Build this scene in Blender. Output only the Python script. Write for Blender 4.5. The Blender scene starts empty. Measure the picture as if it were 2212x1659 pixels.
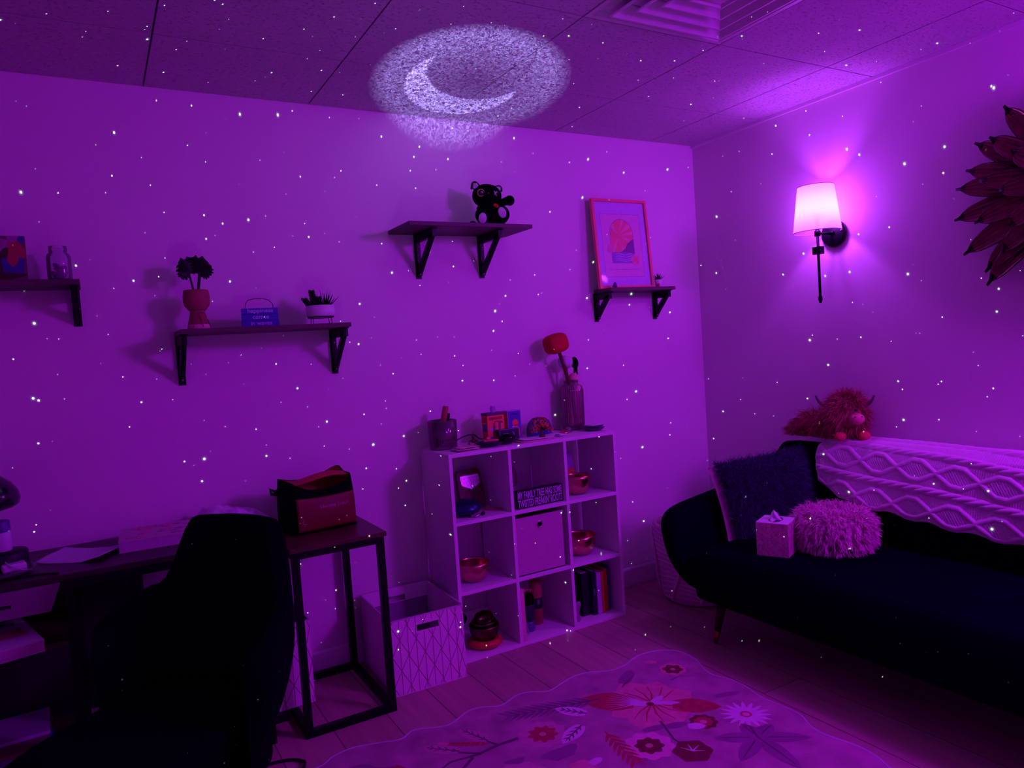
import bpy, bmesh, math, random
from mathutils import Vector, Matrix, Euler, noise
from math import sin, cos, pi, radians as RD, sqrt

sc = bpy.context.scene
C = sc.collection
random.seed(7)

# ------------------------------------------------------------------ camera
cam_d = bpy.data.cameras.new('camera'); cam = bpy.data.objects.new('camera', cam_d); C.objects.link(cam)
cam_d.sensor_fit = 'HORIZONTAL'; cam_d.sensor_width = 36.0; cam_d.lens = 36.0 * 1564.28 / 2212
cam_d.clip_start = 0.02
yaw, pitch, roll = 0.52226, -0.05136, -0.06657
fw = Vector((sin(yaw) * cos(pitch), cos(yaw) * cos(pitch), sin(pitch)))
rt = Vector((cos(yaw), -sin(yaw), 0)); up = rt.cross(fw)
r2 = cos(roll) * rt + sin(roll) * up; u2 = -sin(roll) * rt + cos(roll) * up
M = Matrix((r2, u2, -fw)).transposed().to_4x4(); M.translation = Vector((-2.9995, -3.0192, 1.3113))
cam.matrix_world = M
sc.camera = cam

# ------------------------------------------------------------------ colour, world, lights
sc.view_settings.view_transform = 'Standard'; sc.view_settings.look = 'None'
sc.view_settings.exposure = 0.0; sc.view_settings.gamma = 1.0; sc.view_settings.use_curve_mapping = False
try:
    sc.cycles.use_denoising = True
    sc.cycles.max_bounces = 8; sc.cycles.diffuse_bounces = 4; sc.cycles.transmission_bounces = 8
    sc.cycles.transparent_max_bounces = 24
    sc.cycles.use_light_tree = False
    sc.cycles.caustics_reflective = False; sc.cycles.caustics_refractive = False
    sc.cycles.sample_clamp_indirect = 4.0
except Exception: pass
w = bpy.data.worlds.new('world'); sc.world = w; w.use_nodes = True
w.node_tree.nodes['Background'].inputs[0].default_value = (0.3, 0.01, 0.5, 1); w.node_tree.nodes['Background'].inputs[1].default_value = 0.02

LAMP_COL = (0.445, 0.006, 1.0)
SCX, SCY = -0.11, -0.862           # sconce axis
def point(name, loc, power, col, radius):
    l = bpy.data.lights.new(name, 'POINT'); l.energy = power; l.color = col; l.shadow_soft_size = radius
    o = bpy.data.objects.new(name, l); C.objects.link(o); o.location = loc; return o
point('sconce_bulb', (SCX, SCY, 1.826), 17, (0.46, 0.044, 1.0), 0.028)
# the room's other violet lamp, high on the right beyond the frame
point('corner_lamp_light', (-0.30, -3.05, 2.12), 116, LAMP_COL, 0.20)

# galaxy projector standing low behind the frame's lower edge: stars, moon disc, haze
PROJ = Vector((-2.41, -2.16, 0.58))
def nd(nt, t, **k):
    n = nt.nodes.new(t)
    for a, b in k.items(): setattr(n, a, b)
    return n
def mth(nt, op, a, b=None, c=None, clamp=False):
    n = nd(nt, 'ShaderNodeMath', operation=op, use_clamp=clamp)
    for i, v in enumerate((a, b, c)):
        if v is None: continue
        if isinstance(v, (int, float)): n.inputs[i].default_value = v
        else: nt.links.new(v, n.inputs[i])
    return n.outputs[0]
def gobo_base(name, power, radius=0.0):
    o = point(name, PROJ, power, (1, 1, 1), radius); l = o.data; l.use_nodes = True; nt = l.node_tree
    for n in list(nt.nodes): nt.nodes.remove(n)
    out = nd(nt, 'ShaderNodeOutputLight'); em = nd(nt, 'ShaderNodeEmission'); nt.links.new(em.outputs[0], out.inputs[0])
    tc = nd(nt, 'ShaderNodeTexCoord'); sp = nd(nt, 'ShaderNodeSeparateXYZ'); nt.links.new(tc.outputs['Normal'], sp.inputs[0])
    return o, nt, em, sp, tc
SGN = 1.0
def stars():
    o, nt, em, sp, tc = gobo_base('projector_star_light', 1.0)
    x = mth(nt, 'MULTIPLY', sp.outputs[0], SGN); y = mth(nt, 'MULTIPLY', sp.outputs[1], SGN); z = mth(nt, 'MULTIPLY', sp.outputs[2], SGN)
    u = mth(nt, 'ARCTAN2', x, y)
    v = mth(nt, 'ARCSINE', z)
    S = 17.5
    cb = nd(nt, 'ShaderNodeCombineXYZ')
    nt.links.new(mth(nt, 'MULTIPLY', u, S), cb.inputs[0]); nt.links.new(mth(nt, 'MULTIPLY', v, S), cb.inputs[1])
    tot = None
    for k, (sc_, off, thr, gain) in enumerate(((0.86, 0.0, 0.55, 1.0), (0.75, 11.3, 0.55, 0.5))):
        vo = nd(nt, 'ShaderNodeTexVoronoi', voronoi_dimensions='2D'); vo.inputs['Scale'].default_value = sc_; vo.inputs['Randomness'].default_value = 1.0
        ad = nd(nt, 'ShaderNodeVectorMath', operation='ADD'); ad.inputs[1].default_value = (off, off * 0.37, 0)
        nt.links.new(cb.outputs[0], ad.inputs[0]); nt.links.new(ad.outputs[0], vo.inputs['Vector'])
        rs = nd(nt, 'ShaderNodeSeparateColor'); nt.links.new(vo.outputs['Color'], rs.inputs[0])
        rnd = mth(nt, 'POWER', rs.outputs[0], 2.5)
        rad = mth(nt, 'MULTIPLY_ADD', rnd, 0.012, 0.0085)
        rel = mth(nt, 'DIVIDE', vo.outputs['Distance'], rad)
        core = mth(nt, 'SUBTRACT', 1.25, rel, clamp=True)
        core = mth(nt, 'MULTIPLY', core, mth(nt, 'MULTIPLY_ADD', rnd, 1.0, 0.10))
        halo = mth(nt, 'SUBTRACT', 1.0, mth(nt, 'DIVIDE', rel, 4.0), clamp=True)
        halo = mth(nt, 'MULTIPLY', mth(nt, 'POWER', halo, 3.0), mth(nt, 'MULTIPLY', mth(nt, 'POWER', rs.outputs[0], 12.0), 0.12))
        tt = mth(nt, 'MULTIPLY', mth(nt, 'ADD', core, halo), gain)
        tot = tt if tot is None else mth(nt, 'ADD', tot, tt)
    gate = mth(nt, 'GREATER_THAN', z, -0.28)
    tot = mth(nt, 'MULTIPLY', tot, gate)
    nt.links.new(mth(nt, 'MULTIPLY', tot, 3800.0), em.inputs['Strength'])
    em.inputs['Color'].default_value = (0.55, 1.0, 0.62, 1)
stars()
MOON_DIR = (Vector((-1.585, -0.42, 2.3625)) - PROJ).normalized()
def moon():
    o, nt, em, sp, tc = gobo_base('projector_moon_light', 1.0)
    d = MOON_DIR; e1 = Vector((0, 0, 1)).cross(d).normalized(); e2 = d.cross(e1).normalized()   # e1: to the left seen from the projector
    def dot(vec):
        n = nd(nt, 'ShaderNodeVectorMath', operation='DOT_PRODUCT'); nt.links.new(tc.outputs['Normal'], n.inputs[0]); n.inputs[1].default_value = tuple(vec * SGN)
        return n.outputs['Value']
    dz = dot(d)
    u = mth(nt, 'DIVIDE', dot(-e1), dz); v = mth(nt, 'DIVIDE', dot(e2), dz)
    def circ(cx, cy, R, soft):
        a = mth(nt, 'SUBTRACT', u, cx); b = mth(nt, 'SUBTRACT', v, cy)
        r = mth(nt, 'SQRT', mth(nt, 'ADD', mth(nt, 'MULTIPLY', a, a), mth(nt, 'MULTIPLY', b, b)))
        return mth(nt, 'DIVIDE', mth(nt, 'SUBTRACT', R, r), soft, clamp=True)
    front = mth(nt, 'GREATER_THAN', dz, 0.3)
    disc = circ(-0.006, 0.015, 0.156, 0.03)
    big = circ(MOON_A[0], MOON_A[1], MOON_A[2], 0.003); cut = circ(MOON_B[0], MOON_B[1], MOON_B[2], 0.003)
    cres = mth(nt, 'MULTIPLY', big, mth(nt, 'SUBTRACT', 1.0, cut))
    cb = nd(nt, 'ShaderNodeCombineXYZ'); nt.links.new(u, cb.inputs[0]); nt.links.new(v, cb.inputs[1])
    no = nd(nt, 'ShaderNodeTexNoise', noise_dimensions='2D'); no.inputs['Scale'].default_value = 230; no.inputs['Detail'].default_value = 2; no.inputs['Distortion'].default_value = 1.2
    nt.links.new(cb.outputs[0], no.inputs['Vector'])
    sp_ = mth(nt, 'MULTIPLY_ADD', mth(nt, 'SUBTRACT', no.outputs[0], 0.5), 5.0, 0.75)
    sp_ = mth(nt, 'MAXIMUM', sp_, 0.1)
    ring = mth(nt, 'SUBTRACT', 1.25, circ(-0.006, 0.015, 0.156, 0.15))
    s = mth(nt, 'MULTIPLY', mth(nt, 'ADD', mth(nt, 'MULTIPLY', disc, mth(nt, 'MULTIPLY', ring, 0.55)), mth(nt, 'MULTIPLY', cres, 1.1)), sp_)
    s = mth(nt, 'MULTIPLY', s, front)
    # wide, weak nebula haze round the moon beam
    hz = mth(nt, 'POWER', mth(nt, 'MAXIMUM', dz, 0.0), 9.0)
    n2 = nd(nt, 'ShaderNodeTexNoise', noise_dimensions='2D'); n2.inputs['Scale'].default_value = 2.2; n2.inputs['Detail'].default_value = 1
    nt.links.new(cb.outputs[0], n2.inputs['Vector'])
    hz = mth(nt, 'MULTIPLY', hz, mth(nt, 'MULTIPLY', n2.outputs[0], 0.034))
    s = mth(nt, 'ADD', s, mth(nt, 'MULTIPLY', hz, front))
    nt.links.new(mth(nt, 'MULTIPLY', s, 500.0), em.inputs['Strength'])
    em.inputs['Color'].default_value = (0.43, 0.37, 1.0, 1)
MOON_A = (-0.018, 0.009, 0.0907); MOON_B = (0.0102, 0.0439, 0.0849)
moon()

# ------------------------------------------------------------------ materials
def mat(name, col, rough=0.6, metal=0.0, var=0.06, scale=40.0, bump=0.0, bscale=200.0, spec=0.4, sheen=0.0, trans=0.0, ior=1.45, coat=0.0, bdist=0.002):
    m = bpy.data.materials.get(name)
    if m: return m
    m = bpy.data.materials.new(name); m.use_nodes = True; nt = m.node_tree; b = nt.nodes['Principled BSDF']
    b.inputs['Roughness'].default_value = rough; b.inputs['Metallic'].default_value = metal
    b.inputs['Specular IOR Level'].default_value = spec; b.inputs['Sheen Weight'].default_value = sheen
    b.inputs['Transmission Weight'].default_value = trans; b.inputs['IOR'].default_value = ior; b.inputs['Coat Weight'].default_value = coat
    tc = nt.nodes.new('ShaderNodeTexCoord'); no = nt.nodes.new('ShaderNodeTexNoise'); no.inputs['Scale'].default_value = scale; no.inputs['Detail'].default_value = 3
    nt.links.new(tc.outputs['Object'], no.inputs['Vector'])
    mx = nt.nodes.new('ShaderNodeMix'); mx.data_type = 'RGBA'
    c0 = tuple(max(0, c * (1 - var * 2)) for c in col); c1 = tuple(min(1, c * (1 + var * 2)) for c in col)
    mx.inputs[6].default_value = (*c0, 1); mx.inputs[7].default_value = (*c1, 1)
    nt.links.new(no.outputs[0], mx.inputs[0]); nt.links.new(mx.outputs[2], b.inputs['Base Color'])
    if bump:
        n2 = nt.nodes.new('ShaderNodeTexNoise'); n2.inputs['Scale'].default_value = bscale; n2.inputs['Detail'].default_value = 2
        nt.links.new(tc.outputs['Object'], n2.inputs['Vector'])
        bp = nt.nodes.new('ShaderNodeBump'); bp.inputs['Strength'].default_value = bump; bp.inputs['Distance'].default_value = bdist
        nt.links.new(n2.outputs[0], bp.inputs['Height']); nt.links.new(bp.outputs[0], b.inputs['Normal'])
    return m
WALL = mat('wall_paint', (0.74, 0.70, 0.70), 0.75, var=0.01, scale=3, bump=0.05, bscale=350)
WHITE_TRIM = mat('trim_paint', (0.78, 0.75, 0.76), 0.45, var=0.02)
BLACKM = mat('black_metal', (0.002, 0.002, 0.004), 0.42, 0.0, spec=0.22)
WOODSH = mat('dark_shelf_wood', (0.080, 0.042, 0.046), 0.5, var=0.15, scale=12)
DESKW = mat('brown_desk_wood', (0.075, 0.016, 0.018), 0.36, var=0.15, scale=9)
WHITEB = mat('white_laminate', (0.80, 0.72, 0.78), 0.42, var=0.01)
NAVY = mat('navy_velvet', (0.0006, 0.0008, 0.0060), 0.95, var=0.2, scale=14, bump=0.2, bscale=300, spec=0.02, sheen=0.003)
CHAIRM = mat('black_velvet', (0.0013, 0.0013, 0.004), 0.95, var=0.15, spec=0.04)
COPPER = mat('copper', (0.62, 0.26, 0.20), 0.24, 1.0, var=0.05)
DARKCOP = mat('dark_bronze', (0.12, 0.05, 0.04), 0.3, 1.0)
PAPER = mat('white_paper', (0.78, 0.74, 0.80), 0.7, var=0.02)
PINKP = mat('pink_paper', (0.80, 0.35, 0.42), 0.7, var=0.03)
BLACKP = mat('black_plastic', (0.008, 0.008, 0.010), 0.35)
BLACKF = mat('black_plush', (0.003, 0.003, 0.004), 0.95, spec=0.03, var=0.1)
WHITEF = mat('white_plush', (0.62, 0.60, 0.66), 0.95, spec=0.1)
TERRA = mat('terracotta_clay', (0.30, 0.06, 0.075), 0.8, var=0.05)
ORANGEF = mat('orange_fabric', (0.75, 0.07, 0.03), 0.85, var=0.08)
REDF = mat('red_felt', (0.48, 0.03, 0.035), 0.95, var=0.1, bump=0.3, bscale=120, spec=0.1)
WHITEC = mat('white_ceramic', (0.75, 0.70, 0.75), 0.3, var=0.02)
BLUEP = mat('blue_paint', (0.05, 0.05, 0.38), 0.6)
NAVYC = mat('navy_ceramic', (0.01, 0.012, 0.06), 0.3)
PINKC = mat('pink_ceramic', (0.8, 0.35, 0.38), 0.35)
REDP = mat('red_print', (0.55, 0.02, 0.03), 0.6)
ORANGEP = mat('orange_print', (0.85, 0.20, 0.06), 0.6)
GOLDP = mat('gold_print', (0.75, 0.38, 0.10), 0.5)
PLANT = mat('dark_leaf', (0.006, 0.012, 0.006), 0.5, spec=0.3)
PLANT2 = mat('small_plant_leaf', (0.10, 0.05, 0.05), 0.5, spec=0.3)
WOODR = mat('warm_wood', (0.36, 0.12, 0.07), 0.45, var=0.12, scale=20)
WOODD = mat('dark_wood', (0.10, 0.028, 0.022), 0.45, var=0.12, scale=20)
STEEL = mat('steel', (0.7, 0.65, 0.7), 0.25, 1.0)
def glass(name, tint=(1, 1, 1), a=0.78, rough=0.03, gl=0.3):
    m = bpy.data.materials.new(name); m.use_nodes = True; nt = m.node_tree
    for n in list(nt.nodes): nt.nodes.remove(n)
    o = nt.nodes.new('ShaderNodeOutputMaterial'); t = nt.nodes.new('ShaderNodeBsdfTransparent'); g = nt.nodes.new('ShaderNodeBsdfGlossy')
    d = nt.nodes.new('ShaderNodeBsdfDiffuse'); d.inputs[0].default_value = (*tint, 1)
    t.inputs[0].default_value = (*tint, 1); g.inputs['Roughness'].default_value = rough
    lw = nt.nodes.new('ShaderNodeLayerWeight'); lw.inputs[0].default_value = gl
    mx = nt.nodes.new('ShaderNodeMixShader'); nt.links.new(lw.outputs['Fresnel'], mx.inputs[0]); nt.links.new(t.outputs[0], mx.inputs[1]); nt.links.new(g.outputs[0], mx.inputs[2])
    m2 = nt.nodes.new('ShaderNodeMixShader'); m2.inputs[0].default_value = 1 - a
    nt.links.new(mx.outputs[0], m2.inputs[1]); nt.links.new(d.outputs[0], m2.inputs[2]); nt.links.new(m2.outputs[0], o.inputs[0]); return m
CLEAR = glass('clear_glass', (0.92, 0.90, 0.95), 0.9)
ROSEG = glass('rose_glass', (0.88, 0.58, 0.68), 0.93, gl=0.5)

# ------------------------------------------------------------------ mesh builder
class MB:
    def __init__(s): s.v = []; s.f = []; s.m = []; s.sm = []
    def add(s, vs, fs, mi=0, smooth=False, T=None):
        n = len(s.v)
        for p in vs:
            p = Vector(p)
            if T is not None: p = T @ p
            s.v.append(p)
        for f in fs: s.f.append([n + i for i in f]); s.m.append(mi); s.sm.append(smooth)
        return s
    def box(s, x0, x1, y0, y1, z0, z1, mi=0, T=None):
        v = [(x, y, z) for z in (z0, z1) for y in (y0, y1) for x in (x0, x1)]
        return s.add(v, [(0, 2, 3, 1), (4, 5, 7, 6), (0, 1, 5, 4), (2, 6, 7, 3), (0, 4, 6, 2), (1, 3, 7, 5)], mi, False, T)
    def lathe(s, prof, n=28, mi=0, T=None, smooth=True, rib=0, ribn=24, cap=True):
        vs = []; fs = []
        for r, z in prof:
            for i in range(n):
                a = 2 * pi * i / n; rr = r * (1 + rib * cos(a * ribn)) if rib else r
                vs.append((rr * cos(a), rr * sin(a), z))
        for j in range(len(prof) - 1):
            for i in range(n):
                a, b = j * n + i, j * n + (i + 1) % n; fs.append((a, b, b + n, a + n))
        if cap:
            if prof[0][0] > 1e-5: fs.append(tuple(range(n - 1, -1, -1)))
            if prof[-1][0] > 1e-5: fs.append(tuple((len(prof) - 1) * n + i for i in range(n)))
        return s.add(vs, fs, mi, smooth, T)
    def tube(s, pts, r, n=8, mi=0, T=None, smooth=True, cap=True, closed=False, sq=1.0):
        pts = [Vector(p) for p in pts]; N = len(pts); vs = []; fs = []
        R_ = r if isinstance(r, (list, tuple)) else [r] * N
        t0 = (pts[1] - pts[0]).normalized(); ref = Vector((0, 0, 1)) if abs(t0.z) < 0.9 else Vector((1, 0, 0))
        a = t0.cross(ref).normalized()
        for k in range(N):
            if closed: t = (pts[(k + 1) % N] - pts[k - 1]).normalized()
            else: t = (pts[min(k + 1, N - 1)] - pts[max(k - 1, 0)]).normalized()
            a = (a - t * a.dot(t)).normalized(); b = t.cross(a)
            for i in range(n):
                q = 2 * pi * i / n; vs.append(pts[k] + a * cos(q) * R_[k] + b * sin(q) * R_[k] * sq)
        for k in range(N if closed else N - 1):
            for i in range(n):
                k2 = (k + 1) % N; fs.append((k * n + i, k * n + (i + 1) % n, k2 * n + (i + 1) % n, k2 * n + i))
        if cap and not closed: fs.append(tuple(range(n - 1, -1, -1))); fs.append(tuple((N - 1) * n + i for i in range(n)))
        return s.add(vs, fs, mi, smooth, T)
    def bar(s, p0, p1, wx, wy, mi=0, upv=(0, 0, 1)):
        p0 = Vector(p0); p1 = Vector(p1); t = (p1 - p0).normalized(); u = Vector(upv)
        if abs(t.dot(u)) > 0.95: u = Vector((0, 1, 0))
        a = t.cross(u).normalized(); b = a.cross(t).normalized(); vs = []
        for p in (p0, p1):
            for i, j in ((-1, -1), (1, -1), (1, 1), (-1, 1)): vs.append(p + a * i * wx / 2 + b * j * wy / 2)
        return s.add(vs, [(3, 2, 1, 0), (4, 5, 6, 7), (0, 1, 5, 4), (1, 2, 6, 5), (2, 3, 7, 6), (3, 0, 4, 7)], mi)
    def ell(s, c, r, nu=20, nv=12, mi=0, T=None, p=1.0):
        if isinstance(r, (int, float)): r = (r, r, r)
        vs = []; fs = []
        def pw(q): return math.copysign(abs(q) ** p, q)
        for j in range(nv + 1):
            t = -pi / 2 + pi * j / nv
            for i in range(nu):
                a = 2 * pi * i / nu; vs.append((c[0] + r[0] * pw(cos(t)) * pw(cos(a)), c[1] + r[1] * pw(cos(t)) * pw(sin(a)), c[2] + r[2] * pw(sin(t))))
        for j in range(nv):
            for i in range(nu):
                a, b = j * nu + i, j * nu + (i + 1) % nu; fs.append((a, b, b + nu, a + nu))
        return s.add(vs, fs, mi, True, T)
    def prism(s, poly, d0, d1, plane='xz', mi=0, T=None, smooth=False, capi=None):
        n = len(poly)
        def P(q, d):
            if plane == 'xz': return (q[0], d, q[1])
            if plane == 'yz': return (d, q[0], q[1])
            return (q[0], q[1], d)
        vs = [P(q, d0) for q in poly] + [P(q, d1) for q in poly]
        s.add(vs, [(i, (i + 1) % n, n + (i + 1) % n, n + i) for i in range(n)], mi, smooth, T)
        return s.add(vs, [tuple(range(n - 1, -1, -1)), tuple(range(n, 2 * n))], mi if capi is None else capi, False, T)
    def poly(s, pts, mi=0, T=None): return s.add(pts, [tuple(range(len(pts)))], mi, False, T)
    def grid(s, fn, nu, nv, mi=0, smooth=True, wrap=False, T=None):
        vs = [fn(i / (nu if wrap else nu - 1), j / (nv - 1)) for j in range(nv) for i in range(nu)]; fs = []
        for j in range(nv - 1):
            for i in range(nu if wrap else nu - 1):
                a, b = j * nu + i, j * nu + (i + 1) % nu; fs.append((a, b, b + nu, a + nu))
        return s.add(vs, fs, mi, smooth, T)
    def build(s, name, mats, parent=None, loc=None, rz=0.0, rot=None, bevel=0.0, seg=2, label=None, cat=None, group=None, kind=None, sub=0):
        me = bpy.data.meshes.new(name); me.from_pydata([tuple(p) for p in s.v], [], s.f)
        if not isinstance(mats, (list, tuple)): mats = [mats]
        for m in mats: me.materials.append(m)
        me.polygons.foreach_set('material_index', s.m); me.polygons.foreach_set('use_smooth', s.sm)
        me.update()
        if not sub and len(s.f) < 60000 and any(s.m) is False or bevel:
            bm = bmesh.new(); bm.from_mesh(me); bmesh.ops.recalc_face_normals(bm, faces=bm.faces); bm.to_mesh(me); bm.free()
        o = bpy.data.objects.new(name, me); C.objects.link(o)
        if loc is not None: o.location = loc
        o.rotation_euler = rot if rot else (0, 0, rz)
        if bevel:
            b = o.modifiers.new('bevel', 'BEVEL'); b.width = bevel; b.segments = seg; b.limit_method = 'ANGLE'; b.angle_limit = RD(40)
        if sub:
            m = o.modifiers.new('sub', 'SUBSURF'); m.levels = sub; m.render_levels = sub
        if parent is not None: o.parent = parent
        tag(o, label, cat, group, kind); return o
def tag(o, label=None, cat=None, group=None, kind=None):
    if label: o['label'] = label
    if cat: o['category'] = cat
    if group: o['group'] = group
    if kind: o['kind'] = kind
    return o
def thing(name, label, cat, loc=(0, 0, 0), rz=0.0, group=None, rot=None):
    o = bpy.data.objects.new(name, None); C.objects.link(o); o.location = loc; o.rotation_euler = rot if rot else (0, 0, rz)
    o.empty_display_size = 0.05; return tag(o, label, cat, group)
def text(body, size, name, m, parent, loc, rot=(pi / 2, 0, 0), sx=1.0, ext=0.0006, align='CENTER', label=None, bold=0.0):
    cu = bpy.data.curves.new(name, 'FONT'); cu.body = body; cu.size = size; cu.extrude = ext; cu.align_x = align; cu.align_y = 'CENTER'; cu.offset = bold
    cu.resolution_u = 3
    t = bpy.data.objects.new(name + '_curve', cu); C.objects.link(t); bpy.context.view_layer.update()
    me = bpy.data.meshes.new_from_object(t.evaluated_get(bpy.context.evaluated_depsgraph_get())); bpy.data.objects.remove(t)
    me.materials.clear(); me.materials.append(m); me.name = name
    o = bpy.data.objects.new(name, me); C.objects.link(o); o.location = loc; o.rotation_euler = rot; o.scale = (sx, 1, 1); o.parent = parent
    if label: o['label'] = label
    return o
def struct(o): o['kind'] = 'structure'; return o
def circ(cx, cz, r, n=24, a0=0, a1=2 * pi, rz=None):
    rz = rz or r
    return [(cx + r * cos(a0 + (a1 - a0) * i / (n if a1 - a0 >= 2 * pi - 1e-6 else n - 1)), cz + rz * sin(a0 + (a1 - a0) * i / (n if a1 - a0 >= 2 * pi - 1e-6 else n - 1))) for i in range(n)]
def T3(loc=(0, 0, 0), rot=(0, 0, 0), s=(1, 1, 1)):
    return Matrix.Translation(loc) @ Euler(rot).to_matrix().to_4x4() @ Matrix.Diagonal((*s, 1))
def strands(mb, roots, L, wd, bend=(0, 0, -1), bendk=0.5, curl=0.25, mi=0, seg=3, rnd=None):
    rnd = rnd or random
    for p, n in roots:
        p = Vector(p); n = Vector(n).normalized()
        j = Vector((rnd.uniform(-1, 1), rnd.uniform(-1, 1), rnd.uniform(-1, 1)))
        d = (n + j * curl).normalized(); l = L * rnd.uniform(0.7, 1.25); side = d.cross(Vector((rnd.uniform(-1, 1), rnd.uniform(-1, 1), rnd.uniform(-1, 1))).normalized())
        if side.length < 1e-3: continue
        side.normalize(); vs = []; q = p.copy()
        for k in range(seg + 1):
            ww = wd * (1 - 0.85 * k / seg) * 0.5; vs += [q - side * ww, q + side * ww]
            d = (d + Vector(bend) * bendk / seg + j * 0.12).normalized(); q = q + d * l / seg
        mb.add(vs, [(2 * k, 2 * k + 1, 2 * k + 3, 2 * k + 2) for k in range(seg)], mi, True)

# ------------------------------------------------------------------ room shell
H = 2.3625; XL, YF = -4.45, -4.9; T2 = 0.6096; GA, GB = 0.3127, 0.4799
def ceil_mat():
    m = mat('ceiling_tile', (0.57, 0.53, 0.56), 0.9, var=0.03, scale=8); nt = m.node_tree; b = nt.nodes['Principled BSDF']
    tc = nt.nodes['Texture Coordinate']
    ma = nt.nodes.new('ShaderNodeMapping'); ma.inputs['Scale'].default_value = (80, 130, 80); nt.links.new(tc.outputs['Object'], ma.inputs[0])
    no = nt.nodes.new('ShaderNodeTexNoise'); no.inputs['Scale'].default_value = 1.0; no.inputs['Detail'].default_value = 3; no.inputs['Distortion'].default_value = 0.8
    nt.links.new(ma.outputs[0], no.inputs['Vector'])
    cr = nt.nodes.new('ShaderNodeValToRGB'); cr.color_ramp.elements[0].position = 0.33; cr.color_ramp.elements[1].position = 0.43; nt.links.new(no.outputs[0], cr.inputs[0])
    mx = nt.nodes.new('ShaderNodeMix'); mx.data_type = 'RGBA'; mx.blend_type = 'MULTIPLY'; mx.inputs[0].default_value = 0.38
    src = b.inputs['Base Color'].links[0].from_socket; nt.links.new(src, mx.inputs[6]); nt.links.new(cr.outputs[0], mx.inputs[7]); nt.links.new(mx.outputs[2], b.inputs['Base Color'])
    bp = nt.nodes.new('ShaderNodeBump'); bp.inputs['Strength'].default_value = 0.7; bp.inputs['Distance'].default_value = 0.003
    nt.links.new(cr.outputs[0], bp.inputs['Height']); nt.links.new(bp.outputs[0], b.inputs['Normal']); return m
def floor_mat():
    m = bpy.data.materials.new('vinyl_plank'); m.use_nodes = True; nt = m.node_tree; b = nt.nodes['Principled BSDF']
    tc = nt.nodes.new('ShaderNodeTexCoord'); ma = nt.nodes.new('ShaderNodeMapping'); ma.inputs['Rotation'].default_value = (0, 0, pi / 2); ma.inputs['Location'].default_value = (0, 0.024, 0)
    nt.links.new(tc.outputs['Object'], ma.inputs[0])
    br = nt.nodes.new('ShaderNodeTexBrick'); br.inputs['Scale'].default_value = 1.0; br.inputs['Brick Width'].default_value = 1.22; br.inputs['Row Height'].default_value = 0.1955
    br.inputs['Mortar Size'].default_value = 0.0022; br.inputs['Mortar Smooth'].default_value = 0.1; br.offset = 0.37
    br.inputs['Color1'].default_value = (0.45, 0.29, 0.26, 1); br.inputs['Color2'].default_value = (0.39, 0.245, 0.215, 1); br.inputs['Mortar'].default_value = (0.13, 0.08, 0.08, 1)
    nt.links.new(ma.outputs[0], br.inputs[0])
    m2 = nt.nodes.new('ShaderNodeMapping'); m2.inputs['Scale'].default_value = (26, 1.6, 1); nt.links.new(tc.outputs['Object'], m2.inputs[0])
    no = nt.nodes.new('ShaderNodeTexNoise'); no.inputs['Scale'].default_value = 1.5; no.inputs['Detail'].default_value = 5; nt.links.new(m2.outputs[0], no.inputs['Vector'])
    mx = nt.nodes.new('ShaderNodeMix'); mx.data_type = 'RGBA'; mx.blend_type = 'OVERLAY'; mx.inputs[0].default_value = 0.3
    nt.links.new(br.outputs[0], mx.inputs[6]); nt.links.new(no.outputs[0], mx.inputs[7]); nt.links.new(mx.outputs[2], b.inputs['Base Color'])
    b.inputs['Roughness'].default_value = 0.5; b.inputs['Specular IOR Level'].default_value = 0.3
    bp = nt.nodes.new('ShaderNodeBump'); bp.inputs['Strength'].default_value = 0.3; bp.inputs['Distance'].default_value = 0.001; bp.invert = True
    nt.links.new(br.outputs[1], bp.inputs['Height']); nt.links.new(bp.outputs[0], b.inputs['Normal']); return m
TILE = ceil_mat()
struct(MB().box(XL - 0.1, 0.1, YF - 0.1, 0.1, -0.1, 0).build('floor', floor_mat()))
struct(MB().box(XL - 0.1, 0.1, 0, 0.1, 0, H + 0.1).build('wall_back', WALL))
struct(MB().box(0, 0.1, YF - 0.1, 0.0, 0, H + 0.1).build('wall_right', WALL))
struct(MB().box(XL - 0.1, XL, YF - 0.1, 0.0, 0, H + 0.1).build('wall_left', WALL))
struct(MB().box(XL, 0, YF - 0.1, YF, 0, H + 0.1).build('wall_front', WALL))
cb = MB(); cb.box(XL, 0, YF, 0, H + 0.012, H + 0.06, 1)
xs = [0] + [-GA - k * T2 for k in range(8) if -GA - k * T2 > XL] + [XL]; ys = [0] + [-GB - k * T2 for k in range(9) if -GB - k * T2 > YF] + [YF]
VENT = (2, 2)
g = 0.0028
for i in range(len(xs) - 1):
    for j in range(len(ys) - 1):
        if (i, j) == VENT: continue
        x1, x0 = xs[i] - (g if i else 0.002), xs[i + 1] + g; y1, y0 = ys[j] - (g if j else 0.002), ys[j + 1] + g
        cb.box(x0, x1, y0, y1, H, H + 0.011, 0)
GAPM = mat('ceiling_grid_shadow_gap', (0.10, 0.09, 0.10), 0.8)
struct(cb.build('ceiling', [TILE, GAPM]))
# white angle trim along the ceiling edge of the right wall
struct(MB().box(-0.014, -0.001, YF, -0.0, H - 0.016, H - 0.0005).build('trim_1', WHITE_TRIM))
def baseboard(name, P): struct(P.build(name, WHITE_TRIM, bevel=0.002))
baseboard('baseboard_back', MB().prism([(-0.0005, 0), (-0.013, 0), (-0.013, 0.088), (-0.009, 0.096), (-0.0005, 0.098)], XL, -0.013, 'yz'))
baseboard('baseboard_right', MB().prism([(-0.0005, 0), (-0.013, 0), (-0.013, 0.088), (-0.009, 0.096), (-0.0005, 0.098)], YF, -0.0005, 'xz'))

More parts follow.
